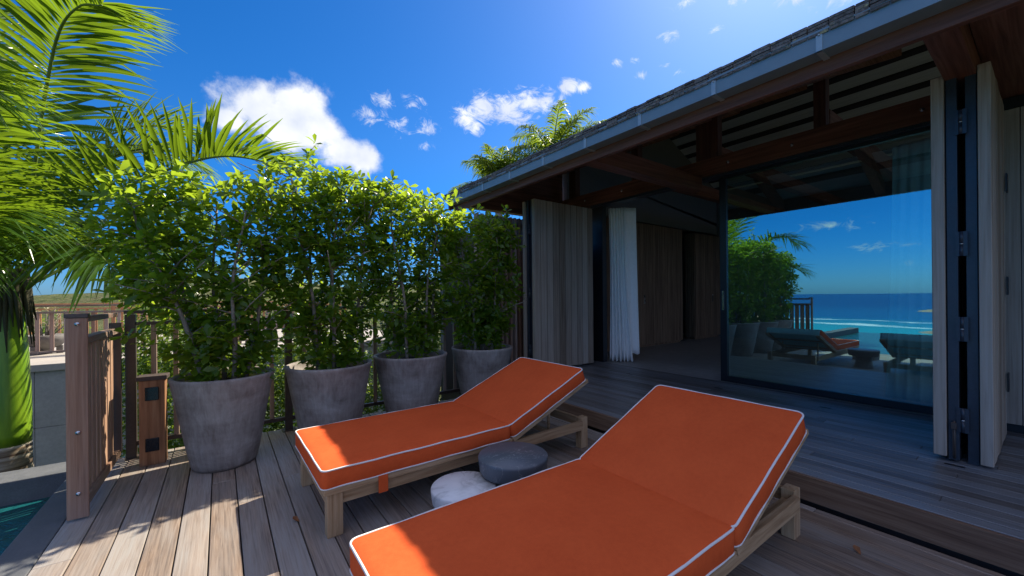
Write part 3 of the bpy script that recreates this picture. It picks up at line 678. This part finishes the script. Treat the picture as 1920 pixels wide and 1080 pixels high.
m = MB(); m.box((.03, .90, .03), (.075, .949, .065)); m.build('bracket', MT['chrome'], rail2, bev=.003)

# outlet pedestal
ped = empty('outlet_pedestal', (-.44, 4.26, 0), R(-3), label='short wooden power pedestal with two dark socket covers beside the biggest pot', cat='pedestal')
m = MB(); m.box((-.078, -.055, 0), (.078, .055, .665)); m.build('body', MT['cedar_ped'], ped, bev=.004)
m = MB(); m.box((-.093, -.07, .666), (.093, .07, .70)); m.build('cap', MT['bronze_lid'], ped, bev=.004)
for z in (.16, .56):
    m = MB(); m.box((-.042, -.063, z - .052), (.042, -.0555, z + .052)); m.build('socket_cover', MT['socket'], ped, bev=.004)

# ------------------------------------------------------------------ loungers
def cushion_mesh(L, W, H, r=.022, puff=.012):
    """rounded box with slightly crowned top: local x 0..L, y 0..W, z 0..H"""
    nx_, ny_ = 26, 18; bm = bmesh.new()
    bmesh.ops.create_cube(bm, size=1)
    for v in bm.verts: v.co = Vector(((v.co.x + .5) * L, (v.co.y + .5) * W, (v.co.z + .5) * H))
    vert_e = [e for e in bm.edges if abs(e.verts[0].co.z - e.verts[1].co.z) > .01]
    bmesh.ops.bevel(bm, geom=vert_e, offset=.035, segments=4, profile=.5, affect='EDGES')
    hor = [e for e in bm.edges if abs(e.verts[0].co.z - e.verts[1].co.z) < 1e-5 and len(e.link_faces) == 2 and abs(e.calc_face_angle(0)) > .8]
    bmesh.ops.bevel(bm, geom=hor, offset=r * .45, segments=2, profile=.5, affect='EDGES')
    for k in range(1, nx_): bmesh.ops.bisect_plane(bm, geom=bm.verts[:] + bm.edges[:] + bm.faces[:], plane_co=(L * k / nx_, 0, 0), plane_no=(1, 0, 0))
    for k in range(1, ny_): bmesh.ops.bisect_plane(bm, geom=bm.verts[:] + bm.edges[:] + bm.faces[:], plane_co=(0, W * k / ny_, 0), plane_no=(0, 1, 0))
    ph = random.uniform(0, 9)
    for v in bm.verts:
        u, w = v.co.x / L, v.co.y / W
        e = max(0, min(u, 1 - u, .18) / .18) * max(0, min(w, 1 - w, .18) / .18)
        if v.co.z > H * .8: v.co.z += puff * e ** .6 + .0016 * 1.6 * e * math.sin(9 * u * L + ph + 3 * math.sin(7 * w * W)) 
        side = max(0, 1 - abs(v.co.z / H - .5) * 2)
        if w < .02: v.co.y -= .006 * side + .0028 * math.sin(24 * u * L + ph) * math.sin(5 * u + ph)
        if w > .98: v.co.y += .006 * side
        if u < .02: v.co.x -= .008 * side
        if u > .98: v.co.x += .004 * side
    bm.normal_update()
    for f in bm.faces: f.smooth = True; f.material_index = 1 if (f.normal.z < -.8 or f.normal.x > .8) else 0
    me = bpy.data.meshes.new('cushion'); bm.to_mesh(me); bm.free(); return me
def loop_pts(L, W, z, r=.035):
    pts = []
    for (cx, cy, a0) in ((r, r, 180), (L - r, r, 270), (L - r, W - r, 0), (r, W - r, 90)):
        for k in range(6): a = R(a0 + 90 * k / 5); pts.append((cx + (r - .001) * math.cos(a), cy + (r - .001) * math.sin(a), z))
    # extra points along the long sides
    out = []
    for i, p in enumerate(pts):
        q = pts[(i + 1) % len(pts)]; d = math.dist(p, q); n = max(1, int(d / .08)); ph = i * 1.3
        for k in range(n):
            t = k / n; w = .0016 * math.sin(k * 1.7 + ph) if n > 2 else 0
            out.append((p[0] + (q[0] - p[0]) * t, p[1] + (q[1] - p[1]) * t, z + w))
    return out
def make_lounger(label):
    o = empty('sun_lounger', (0, 0, 0), label=label, cat='sun lounger', group='orange sun loungers on the deck')
    W = .85; LS = 1.265; LB = .845; H = .105; zb = .272; A = R(22.3)
    # legs: lx, ly
    for (x, y) in ((.03, .02), (.03, W - .085), (2.045, .06), (2.045, W - .125)):
        m = MB(); m.box((x, y, 0), (x + .082, y + .065, .238 if x < 1 else .258)); m.build('leg', MT['teak_z'], o, bev=.004)
    for y in (.035, W - .075):
        m = MB(); m.box((.113, y, .165), (2.044, y + .035, .238)); m.build('side_rail', MT['teak_x'], o, bev=.003)
    for y in (.005, W - .085):
        m = MB(); m.box((.012, y, .2385), (LS + .01, y + .08, .270)); m.build('seat_board', MT['teak_x'], o, bev=.003)
    for lo, hi in (((.034, .085, .165), (.064, W - .085, .238)), ((2.07, .126, .178), (2.10, W - .126, .248))):
        m = MB(); m.box(lo, hi); m.build('end_rail', MT['teak_y'], o, bev=.003)
    m = MB()
    for i in range(11): x = .10 + i * .105; m.box((x, .0855, .246), (x + .07, W - .0855, .266))
    m.build('slats', MT['teak_y'], o, bev=.002, seg=1)
    for y in (.09, W - .12):
        m = MB(); m.box((1.40, y, .175), (2.069, y + .03, .205)); m.build('ratchet_rail', MT['teak_x'], o, bev=.002)
    m = MB(); m.box((1.72, .121, .175), (1.76, W - .121, .205)); m.build('prop_bar', MT['teak_y'], o, bev=.002)
    # backrest pivots at x=LS
    T = Matrix.Translation((LS + .012, 0, zb + .003)) @ Matrix.Rotation(-A, 4, 'Y')
    for y in (.004, W - .064):
        br = MB(); br.box((0, y, -.034), (LB + .012, y + .06, -.002), 0, T); bf = br.build('backrest_rail', MT['teak_x'], o, bev=.003)
    sl_ = MB()
    for i in range(2): x = .12 + i * .40; sl_.box((x, .065, -.022), (x + .05, W - .065, -.004), 0, T)
    sl_.build('backrest_slat', MT['teak_y'], bf, bev=.002, seg=1)
    pr = MB(); 
    for y in (.14, W - .17): pr.tube([T @ Vector((.50, y, -.03)), (1.745, y, .215)], .012, 8)
    pr.build('prop', MT['teak_x'], o)
    def cush(L, T_, name):
        me = cushion_mesh(L, W, H); me.materials.append(MT['orange']); me.materials.append(MT['under'] if name == 'back_cushion' else MT['orange']); me.transform(T_)
        c = bpy.data.objects.new(name, me); col.objects.link(c); c.parent = o
        p = MB(); p.tube([T_ @ Vector(q) for q in loop_pts(L, W, H - .003)], .0048, 8, 0, True); p.tube([T_ @ Vector(q) for q in loop_pts(L, W, .004)], .0045, 8, 0, True)
        p.build('piping', MT['piping'], c)
        return c
    c = cush(LS, Matrix.Translation((0, 0, zb)), 'seat_cushion')
    cush(LB, Matrix.Translation((LS + .012, 0, zb + .003)) @ Matrix.Rotation(-A, 4, 'Y'), 'back_cushion')
    for y in (-.004, W + .001):
        s = MB(); s.box((.30, y, .175), (.355, y + .003, .275)); s.build('strap', MT['orange'], c)
    return o
l1 = make_lounger('orange cushioned teak lounger nearer the pots, with the marble tables at its side')
l1.location = (.425, 2.305, 0); l1.rotation_euler.z = R(.9)
l2 = copy_tree(l1); l2['label'] = 'nearest orange cushioned teak lounger, cut off at the bottom of the picture'
l2.location = (.39, .752, 0); l2.rotation_euler.z = R(.3)

# ------------------------------------------------------------------ marble tables
def stone_table(loc, r, h, t, mat, label):
    o = empty('side_table', loc, label=label, cat='side table', group='low round marble side tables')
    m = MB(); m.lathe([(r * .80, h - t), (r * .90, h - t + .004), (r * .955, h - t + .02), (r, h - .016), (r * .995, h - .006), (r * .97, h)], n=64); m.build('top', mat, o)
    m = MB(); m.lathe([(r * .62, 0), (r * .60, .01), (r * .5, h * .3), (r * .5, h - t - .001)], n=48); m.build('base', mat, o)
stone_table((1.14, 2.055, 0), .19, .20, .10, MT['white_marble'], 'lower white marble side table between the two loungers')
stone_table((1.47, 2.015, 0), .218, .315, .112, MT['black_marble'], 'taller dark grey marble side table overlapping the white one')

# ------------------------------------------------------------------ pots and shrubs
POTS = [(.02, 3.92, 0), (.81, 3.97, 0), (1.62, 4.03, 0), (2.52, 4.06, 0)]
pot_labels = ['big weathered grey clay pot next to the wooden power pedestal, nearest on the left',
              'weathered clay pot, second from the power pedestal, with a dark stained band under its rim',
              'bluish grey clay pot, third from the power pedestal, behind the lounger seat',
              'dark blue-grey clay pot nearest the house, behind the lounger backrest']
def make_pot(label):
    o = empty('planter_pot', (0, 0, 0), label=label, cat='pot', group='tapered clay pots along the railing')
    prof = [(.175, 0), (.205, .004), (.215, .03), (.232, .12), (.258, .28), (.285, .44), (.312, .60), (.325, .665), (.332, .69), (.330, .703), (.318, .708), (.303, .702), (.296, .68), (.285, .60)]
    wob = lambda q, z: .012 * math.sin(q * 2 + z * 3) + .006 * math.sin(q * 3 + 1 + z * 7)
    m = MB(); m.lathe(prof, n=64, wob=wob); m.build('body', MT['pot'], o)
    m = MB(); m.lathe([(.05, .60), (.284, .625), (.2, .645), (.02, .655)], n=32); m.build('soil', MT['soil'], o)
    return o
pot0 = make_pot(pot_labels[0]); pot0.location = POTS[0]; pot0.scale = (1.02, 1.02, 1.0)
for i in range(1, 4):
    p = copy_tree(pot0); p.location = POTS[i]; p['label'] = pot_labels[i]; p.rotation_euler.z = i * 1.9
    s = (1, 1.12, 1.14, 1.09)[i]; p.scale = (s, s, 1.0 if i > 1 else .99)
SHR = [('leafy shrub in the big pot by the power pedestal, reaching under the palm', 2.27, .64, .27, 1.05),
       ('tallest leafy shrub, growing in the second pot from the pedestal', 2.44, .54, .25, .95),
       ('sunlit yellow-green shrub in the third pot, in front of the slatted screen end', 2.44, .52, .25, .9),
       ('shaded dark green shrub in the pot nearest the house shutters', 2.24, .46, .26, .9)]
def make_shrub(loc, top, rx, ry, dens, label, cshift, seed):
    r = np.random.default_rng(seed); random.seed(seed)
    o = empty('potted_shrub', (loc[0], loc[1], .63), label=label, cat='shrub', group='clipped leafy shrubs in the clay pots')
    H = top - .63; tips = []; axes = []
    nst = 5
    for s in range(nst):
        m = MB(); a = 2 * math.pi * s / nst + r.uniform(-.4, .4); b0 = Vector((.14 * math.cos(a), .10 * math.sin(a), 0))
        tgt = Vector((cshift + rx * .75 * math.cos(a), ry * .65 * math.sin(a), H * r.uniform(.80, .95)))
        pts = []; n = 9
        for k in range(n):
            t = k / (n - 1); p = b0.lerp(tgt, t); p.x += .05 * math.sin(t * 6 + s * 2) * t; p.y += .04 * math.sin(t * 5 + s) * t
            pts.append(p)
        m.tube(pts, [.017 * (1 - .75 * k / (n - 1)) + .002 for k in range(n)], 7)
        for k in range(1, n):
            for bnum in range(3 if k > 1 else 1):
                st = pts[k - 1].lerp(pts[k], r.uniform(0, 1)); L = r.uniform(.15, .45) * (.6 if k < 3 else 1)
                d = Vector((r.normal() * 1.0, r.normal() * .7, r.uniform(.1, 1.0))).normalized(); e = st + d * L
                q = [st, st.lerp(e, .5) + Vector((0, 0, .02)), e]; m.tube(q, [.006, .0045, .003], 5)
                for tt in (.45, .72, 1.0):
                    tips.append(st.lerp(e, tt)); axes.append((d + Vector((0, 0, .5))).normalized())
        m.build('stem', MT['bark'], o)
    nf = int(320 * dens)
    while nf > 0:
        u = r.uniform(0, 1) ** .75; z = .12 + u * (H - .12)
        k = 1.0 if u > .28 else .55 + 1.6 * u
        x = r.uniform(-1, 1); y = r.uniform(-1, 1)
        if abs(x) ** 3 + abs(y) ** 3 > 1: continue
        hole = math.sin(x * 5 + seed) * math.sin(z * 4.3 + seed * 2) + .6 * math.sin(9 * z + 3 * x + seed)
        if hole < -.85 and r.uniform() < .7: continue
        if u < .28 and r.uniform() > .5 + u: continue
        topcut = .10 * math.sin(x * 7 + seed) + r.uniform(-.08, .08)
        tips.append(Vector((cshift * u + x * rx * k, y * ry * k, min(z, H + topcut)))); nf -= 1
        axes.append(Vector((x * .7 + r.normal() * .4, y * .7 + r.normal() * .4, .7 + r.uniform(0, .6))).normalized())
    for _ in range(70):
        a = r.uniform(0, 6.28); q = r.uniform(.05, 1) ** .5
        tips.append(Vector((q * .30 * math.cos(a), q * .26 * math.sin(a), r.uniform(.04, .5)))); axes.append(Vector((.6 * math.cos(a), .6 * math.sin(a), .7)).normalized())
    C = np.array([tuple(t) for t in tips]); A = np.array([tuple(a) for a in axes])
    keep = np.abs(C[:, 0] - cshift * C[:, 2] / H) < rx * 1.08; keep &= np.abs(C[:, 1]) < ry * 1.15; C, A = C[keep], A[keep]
    V, T, Qd = rosettes(C, A, 8, .096, .95)
    np_mesh('crown', V, [T, Qd], MT['leaf'], o)
    # low sprouts at the rim
    return o
for i, (lab, top, rx, ry, dn) in enumerate(SHR):
    make_shrub(POTS[i], top, rx, ry, dn, lab, (-.10, 0.02, .0, .02)[i], 11 + i * 7)

# ------------------------------------------------------------------ palms
def frond(curve, nl, L, width, droop, twist, mat_leaf, parent, name='frond', vlift=.35, r0=.022, seedv=0, seg=6):
    r = np.random.default_rng(seedv); pts = cr_spline(curve, 40); m = MB()
    m.tube(pts, [r0 * (1 - .85 * i / 39) + .002 for i in range(40)], 7, 0)
    V = []; F = []
    up0 = Vector((0, 0, 1))
    for s in (-1, 1):
        for i in range(nl):
            t = .14 + .86 * (i + r.uniform(-.3, .3)) / nl; t = min(max(t, .1), .999); u = t * 39; j = min(int(u), 38); p = pts[j].lerp(pts[j + 1], u - j)
            T = (pts[j + 1] - pts[j]).normalized(); S = T.cross(up0)
            if S.length < .05: S = T.orthogonal()
            S.normalize(); N = S.cross(T).normalized(); rt = Matrix.Rotation(twist, 3, T); S = rt @ S; N = rt @ N
            a = R(78 - 50 * t ** 1.4 + r.normal() * 5); vl = vlift + r.normal() * .16
            D = (T * math.cos(a) + (S * s * math.cos(vl) + N * math.sin(vl)) * math.sin(a)).normalized()
            ll = L * (math.sin(math.pi * (.16 + .74 * t)) ** .55) * r.uniform(.88, 1.1) * (1 if t < .9 else .75)
            w = width * (.8 + .4 * math.sin(math.pi * t)) * r.uniform(.85, 1.15); dr = droop * r.uniform(.5, 1.5); bend = r.normal() * .05
            Wd = D.cross(N); Wd.normalize(); Nn = Wd.cross(D).normalized()
            base = len(V); 
            brk = r.uniform() < .06; 
            for k in range(seg + 1):
                q = k / seg; c = p + D * (ll * q) + Vector((0, 0, -1)) * (dr * ll * q ** 2.2) + Wd * (bend * ll * q * q)
                if brk and q > .6: c += Vector((0, 0, -1)) * (ll * (q - .6) * .8)
                ww = w * .5 * (min(1, .35 + 2.6 * q) * (1 - q ** 2.6) + .03)
                V += [c - Wd * ww + Nn * ww * .35, c, c + Wd * ww + Nn * ww * .35]
                if k:
                    o_ = base + (k - 1) * 3; F += [(o_, o_ + 1, o_ + 4, o_ + 3), (o_ + 1, o_ + 2, o_ + 5, o_ + 4)]
    m.add(V, F, 1, True)
    return m.build(name, [MT['rachis'], mat_leaf], parent)
PX, PY = -1.68, 6.05
palm = empty('palm_tree', (PX, PY, -1.2), label='green crownshaft palm arching over the pool corner at the left edge', cat='palm tree')
def rel(c): return [(x - PX, y - PY, z + 1.2) for x, y, z in c]
m = MB(); m.lathe([(.18, -1.3), (.165, 0), (.158, .6), (.150, 1.06), (.147, 1.10)], n=32); m.build('trunk', MT['ringtrunk'], palm)
m = MB(); m.lathe([(.145, 1.101), (.150, 1.2), (.146, 1.6), (.130, 2.05), (.108, 2.4), (.085, 2.66), (.06, 2.82)], n=32); m.build('crownshaft', MT['crownshaft'], palm)
m = MB(); n = 26
for i in range(n):
    a = 2 * math.pi * i / n; r0 = random.uniform(.10, .13); h0 = random.uniform(2.42, 2.62); h1 = random.uniform(2.0, 2.32); r1 = r0 + random.uniform(.03, .07)
    m.tube([(r0 * math.cos(a), r0 * math.sin(a), h0 + .2), (r0 * math.cos(a) * 1.15, r0 * math.sin(a) * 1.15, h0), (r1 * math.cos(a + .1), r1 * math.sin(a + .1), h1)], [.03, .024, .004], 6)
m.build('fibre_sheath', MT['sheath'], palm)
FR = [([(-1.62, 6.01, 1.5), (-1.43, 5.69, 2.37), (-1.27, 5.39, 3.15), (-1.1, 5.02, 3.59), (-.9, 4.62, 3.66), (-.72, 4.31, 3.56)], 82, .80, .20, -.15),
      ([(-1.58, 5.98, 1.5), (-1.14, 5.78, 2.17), (-.67, 5.57, 2.52), (-.23, 5.37, 2.75), (.09, 5.26, 2.84), (.42, 5.14, 2.80), (.72, 5.05, 2.68)], 62, .78, .16, .0),
      ([(-1.62, 5.89, 1.52), (-1.72, 5.35, 2.03), (-1.7, 4.83, 2.21), (-1.63, 4.29, 2.09), (-1.53, 3.84, 1.85)], 62, .72, .25, .1),
      ([(-1.53, 5.95, 1.42), (-1.08, 5.5, 1.82), (-.69, 5.09, 1.78), (-.4, 4.75, 1.50)], 60, .58, .45, 0),
      ([(-1.7, 6.2, 1.54), (-2.05, 6.83, 2.65), (-2.34, 7.41, 3.79), (-2.49, 7.89, 4.87), (-2.41, 8.2, 5.6)], 74, .80, .25, 0),
      ([(-1.64, 6.15, 1.51), (-1.57, 6.72, 2.23), (-1.31, 7.15, 2.93), (-.88, 7.34, 3.30), (-.45, 7.51, 3.25)], 70, .75, .25, .1),
      ([(-1.57, 6.1, 1.48), (-1.16, 6.54, 2.12), (-.63, 6.9, 2.43), (-.08, 6.99, 2.30)], 62, .7, .4, 0),
      ([(-1.66, 6.04, 1.53), (-1.75, 6.13, 2.6), (-1.9, 6.24, 3.6), (-2.2, 6.4, 4.4), (-2.6, 6.5, 4.8)], 74, .75, .2, 0),
      ([(-1.61, 5.76, 1.50), (-1.52, 5.2, 1.93), (-1.36, 4.6, 1.98), (-1.18, 4.1, 1.78)], 56, .62, .4, 0),
      ([(-1.74, 6.05, 1.54), (-2.3, 5.7, 2.3), (-2.8, 5.3, 2.6), (-3.2, 4.9, 2.3)], 62, .72, .35, 0),
      ([(-1.74, 6.35, 1.54), (-2.5, 7.0, 2.4), (-3.2, 7.6, 2.6), (-3.8, 8.1, 2.3)], 62, .75, .35, 0)]
FR += [([(-1.60, 6.1, 1.5), (-1.30, 6.2, 2.4), (-.95, 6.2, 2.9), (-.55, 6.15, 3.05), (-.2, 6.1, 2.9)], 66, .66, .35, .1),
       ([(-1.62, 6.1, 1.5), (-1.45, 6.4, 2.5), (-1.1, 6.6, 3.2), (-.6, 6.7, 3.5), (-.1, 6.7, 3.35)], 70, .72, .30, -.1),
       ([(-1.60, 5.9, 1.45), (-1.2, 5.3, 1.75), (-.9, 4.8, 1.75), (-.65, 4.4, 1.5)], 58, .60, .50, .1),
       ([(-1.64, 5.85, 1.5), (-1.62, 5.3, 2.3), (-1.55, 4.75, 2.75), (-1.42, 4.25, 2.8), (-1.25, 3.85, 2.55)], 66, .70, .35, -.05),
       ([(-1.60, 6.2, 1.45), (-1.1, 6.5, 1.85), (-.6, 6.7, 1.95), (-.1, 6.8, 1.75)], 58, .62, .5, 0),
       ([(-1.66, 5.8, 1.42), (-1.7, 5.3, 1.75), (-1.6, 4.8, 1.8), (-1.45, 4.4, 1.55)], 56, .55, .5, .15)]
for i, (c, nl, L, dr, tw) in enumerate(FR):
    frond(rel(c), int(nl * 1.25), L, .040 if i == 1 else .029, dr, tw, MT['frond'], palm, seedv=40 + i, r0=.017, vlift=.7 if i == 1 else .35)
def far_palm(loc, zc, n, L, label, seed):
    r = np.random.default_rng(seed)
    o = empty('palm_tree', (loc[0], loc[1], -2.6), label=label, cat='palm tree', group='palms standing beyond the roof')
    H = zc + 2.6; m = MB(); m.tube([(0, 0, -.3), (.06, .03, H * .5), (0, 0, H)], [.16, .12, .10], 12); m.build('trunk', MT['ringtrunk'], o)
    for i in range(n):
        a = 2 * math.pi * i / n * 1.0 + r.uniform(-.3, .3); e = r.choice([.15, .5, .85, 1.15, 1.4]) + r.uniform(-.1, .1); d = Vector((math.cos(a), math.sin(a), 0)); ln = L * r.uniform(.8, 1.1)
        p0 = Vector((0, 0, H)); pts = []; p = p0.copy(); ang = e
        for k in range(6):
            pts.append(tuple(p)); p = p + (d * math.cos(ang) + Vector((0, 0, 1)) * math.sin(ang)) * ln / 5; ang -= r.uniform(.16, .34)
        frond(pts, 56, L * .30, .030, .75, 0, MT['frondfar'], o, seedv=seed * 50 + i, r0=.02, seg=3)
far_palm((7.42, 8.2), 5.0, 20, 1.7, 'taller bushy palm rising above the roof edge under the wispy cloud', 3)
far_palm((6.15, 9.0), 4.2, 16, 1.5, 'shorter palm peeping over the low end of the roof', 5)
far_palm((9.2, 9.3), 5.2, 13, 1.4, 'palm mostly hidden by the roof, right of the taller one', 8)

# ------------------------------------------------------------------ background terrace, hedges, bowl
m = MB(); m.box((-14, 10.8, .02), (4.5, 18.2, .15)); tag(m.build('terrace', MT['pave'], bev=.01), kind='structure')
wl = MB()
for (xa, xb) in ((-14, -5.2), (-5.195, -2.72), (-2.715, 4.5)):
    wl.box((xa, 10.86, -1.0), (xb, 11.2, .018)); wl.box((xa, 10.86, -3.2), (xb, 11.2, -1.006))
tag(wl.build('retaining_wall', MT['concrete'], bev=.006), label='smooth grey concrete retaining wall below the neighbouring terrace, behind the palm trunk', cat='wall')
def terrace_fence(y, x0, x1, n, label, mz, mx, pitch=.19):
    o = empty('terrace_fence', (0, 0, .15), label=label, cat='fence', group='timber fences on the terrace')
    posts = list(np.linspace(x0, x1, n)); zt = 1.02
    for px in posts:
        q = MB(); q.box((px - .045, y - .045, 0), (px + .045, y + .045, zt - .003)); q.build('post', mz, o, bev=.004)
    q = MB(); q.box((x0 - .1, y - .05, zt), (x1 + .1, y + .05, zt + .04)); q.build('top_rail', mx, o, bev=.005)
    for a, c in zip(posts[:-1], posts[1:]):
        q = MB(); q.box((a + .046, y - .03, zt - .14), (c - .046, y + .03, zt - .10)); q.build('middle_rail', mx, o)
        q = MB(); q.box((a + .046, y - .03, .06), (c - .046, y + .03, .10)); q.build('bottom_rail', mx, o)
        k = int((c - a) / pitch)
        q = MB()
        for i in range(1, k): xx = a + (c - a) * i / k; q.box((xx - .03, y - .012, .1005), (xx + .03, y + .012, zt - .1405))
        q.build('balusters', mz, o)
terrace_fence(12.4, -6.9, 2.2, 6, 'nearer timber fence on the neighbouring terrace, seen left of the broad front post', MT['ipe_z'], MT['ipe_x'])
terrace_fence(17.6, -12.0, 4.2, 8, 'farther reddish timber fence at the back of the neighbouring terrace', MT['cedar_z'], MT['cedar_x'])
bowl = empty('planter_bowl', (-3.08, 12.95, .15), label='shallow grey stone bowl planter on the terrace behind the nearer fence', cat='planter')
q = MB(); q.lathe([(.10, 0), (.11, .10), (.12, .11), (.25, .18), (.33, .30), (.355, .40), (.34, .41), (.31, .36), (.05, .35)], n=40); q.build('basin', MT['bowl'], bowl)
for a in range(3):
    q = MB(); x, y = .22 * math.cos(a * 2.1), .22 * math.sin(a * 2.1); q.box((x - .05, y - .05, 0), (x + .05, y + .05, .17)); q.build('foot', MT['bowl'], bowl)
suc = empty('succulent', (-3.08, 12.95, .50), label='sparse pale branching succulent growing in the stone bowl', cat='plant')
q = MB(); tips = []
for i in range(26):
    a = random.uniform(0, 6.28); r_ = random.uniform(.1, .38); h = random.uniform(.2, .62); e = (r_ * math.cos(a), r_ * math.sin(a), h); q.tube([(.08 * math.cos(a), .08 * math.sin(a), 0), (e[0] * .6, e[1] * .6, h * .5), e], [.014, .010, .006], 6); tips.append(e)
q.build('stem', MT['bark'], suc)
V, T, Qd = rosettes(np.array(tips), np.tile([0, 0, 1.0], (len(tips), 1)), 7, .09, .7); np_mesh('leaves', V, [T, Qd], MT['succ'], suc)

def bush(loc, rx, ry, h, n, label, name='hedge', leafL=.068, group=None, mat='hedge', seed=1):
    r = np.random.default_rng(seed)
    o = empty(name, loc, label=label, cat='hedge' if name == 'hedge' else 'bush', group=group)
    q = MB()
    for i in range(max(3, int(rx * 4))):
        x = r.uniform(-rx, rx) * .8; y = r.uniform(-ry, ry) * .6; q.tube([(x, y, -.1), (x + r.normal() * .08, y, h * .5), (x + r.normal() * .2, y + r.normal() * .1, h * .8)], [.03, .02, .008], 6)
    q.build('stem', MT['bark'], o)
    C = []; 
    while len(C) < n:
        x, y, z = r.uniform(-1, 1), r.uniform(-1, 1), r.uniform(0, 1)
        top = .80 + .12 * math.sin(x * rx * 3.1 + seed) + .08 * math.sin(x * rx * 7.3 + y * 5)
        if z > top or (abs(x) ** 4 + abs(y) ** 4 + (z * .9) ** 6) > 1: continue
        if abs(y) < .5 and z < top - .3 and r.uniform() < .7: continue
        C.append((x * rx, y * ry, z * h))
    C = np.array(C); A = np.stack([C[:, 0] / rx * .4, C[:, 1] / ry * .6 - .1, np.ones(n)], 1) + r.normal(size=(n, 3)) * .3; A /= np.linalg.norm(A, axis=1, keepdims=True)
    V, T, Qd = rosettes(C, A, 7, leafL, .9); np_mesh('crown', V, [T, Qd], MT[mat], o)
bush((-.1, 5.8, -1.3), .80, .8, 2.6, 3400, 'low green hedge just behind the railing, seen beside the power pedestal', seed=3)
bush((1.6, 5.8, -1.3), 1.0, .8, 2.45, 2800, 'green hedge behind the railing, seen between the middle pots', seed=4)
bush((3.3, 6.6, -1.3), .9, .7, 2.4, 900, 'dark hedge behind the railing at the house end', seed=9)
for i, (x, y, rx, h, z) in enumerate([(-9, 21, 3.0, 2.6, -1.6), (-4.6, 22, 2.6, 2.9, -1.8), (-.8, 21, 2.2, 2.7, -1.6), (2.6, 22.5, 2.8, 3.4, -1.7), (7, 24, 3.4, 4.0, -1.5), (-14, 24, 3.5, 2.8, -1.8)]):
    bush((x, y, z), rx, 1.4, h, 520, ['rounded green bush beyond the far terrace fence, far left', 'green bush beyond the far terrace fence, behind the broad post', 'green bush beyond the far fence, behind the pedestal railing',
         'tall bush beyond the far fence, glimpsed between the shrub stems', 'largest bush beyond the terrace, glimpsed behind the middle shrubs', 'low bush beyond the terrace at the picture edge'][i], name='bush', leafL=.16, group='bushes beyond the terrace', seed=20 + i)

# small things lying on the decks
for (x, y, rz, lab) in ((4.74, 3.64, 1.57, 'small black floor catch set in the raised deck before the open doorway'), (4.85, 2.42, 1.57, 'small black floor catch set in the raised deck at the glass door post'),
                        (4.83, 1.36, 1.57, 'small black floor catch set in the raised deck midway along the glass door'), (3.86, .40, 1.57, 'small black floor catch beneath the folded right-hand shutters')):
    o = empty('floor_catch', (x, y, .1715), rz, label=lab, cat='floor catch', group='floor catches in the raised deck')
    m = MB(); m.box((-.045, -.012, 0), (.045, .012, .003)); m.build('plate', MT['steel'], o); m = MB(); m.box((-.012, -.006, .0032), (.012, .006, .005)); m.build('slot', MT['railmetal'], o)
MT['dead'] = plain('dry_brown_leaf', (.22, .085, .03), .8, 0, 60, .3, .2)
for (x, y, z, a, lab) in ((2.55, .58, .004, .7, 'dry brown fallen leaf on the deck boards at the right, by the step'), (.36, 2.60, .004, 2.1, 'dry brown fallen leaf on the shaded deck left of the lounger leg')):
    m = MB(); T = Matrix.Translation((x, y, z)) @ Matrix.Rotation(a, 4, 'Z'); V = [tuple(T @ Vector((.055 * v[0], .055 * v[1] * 1.2, .03 * abs(v[1]) + .02 * v[0] ** 2))) for v in LEAF_V]
    m.add(V, [tuple(f) for f in LEAF_T] + [tuple(f) for f in LEAF_Q], 0, True); tag(m.build('fallen_leaf', MT['dead']), label=lab, cat='leaf')
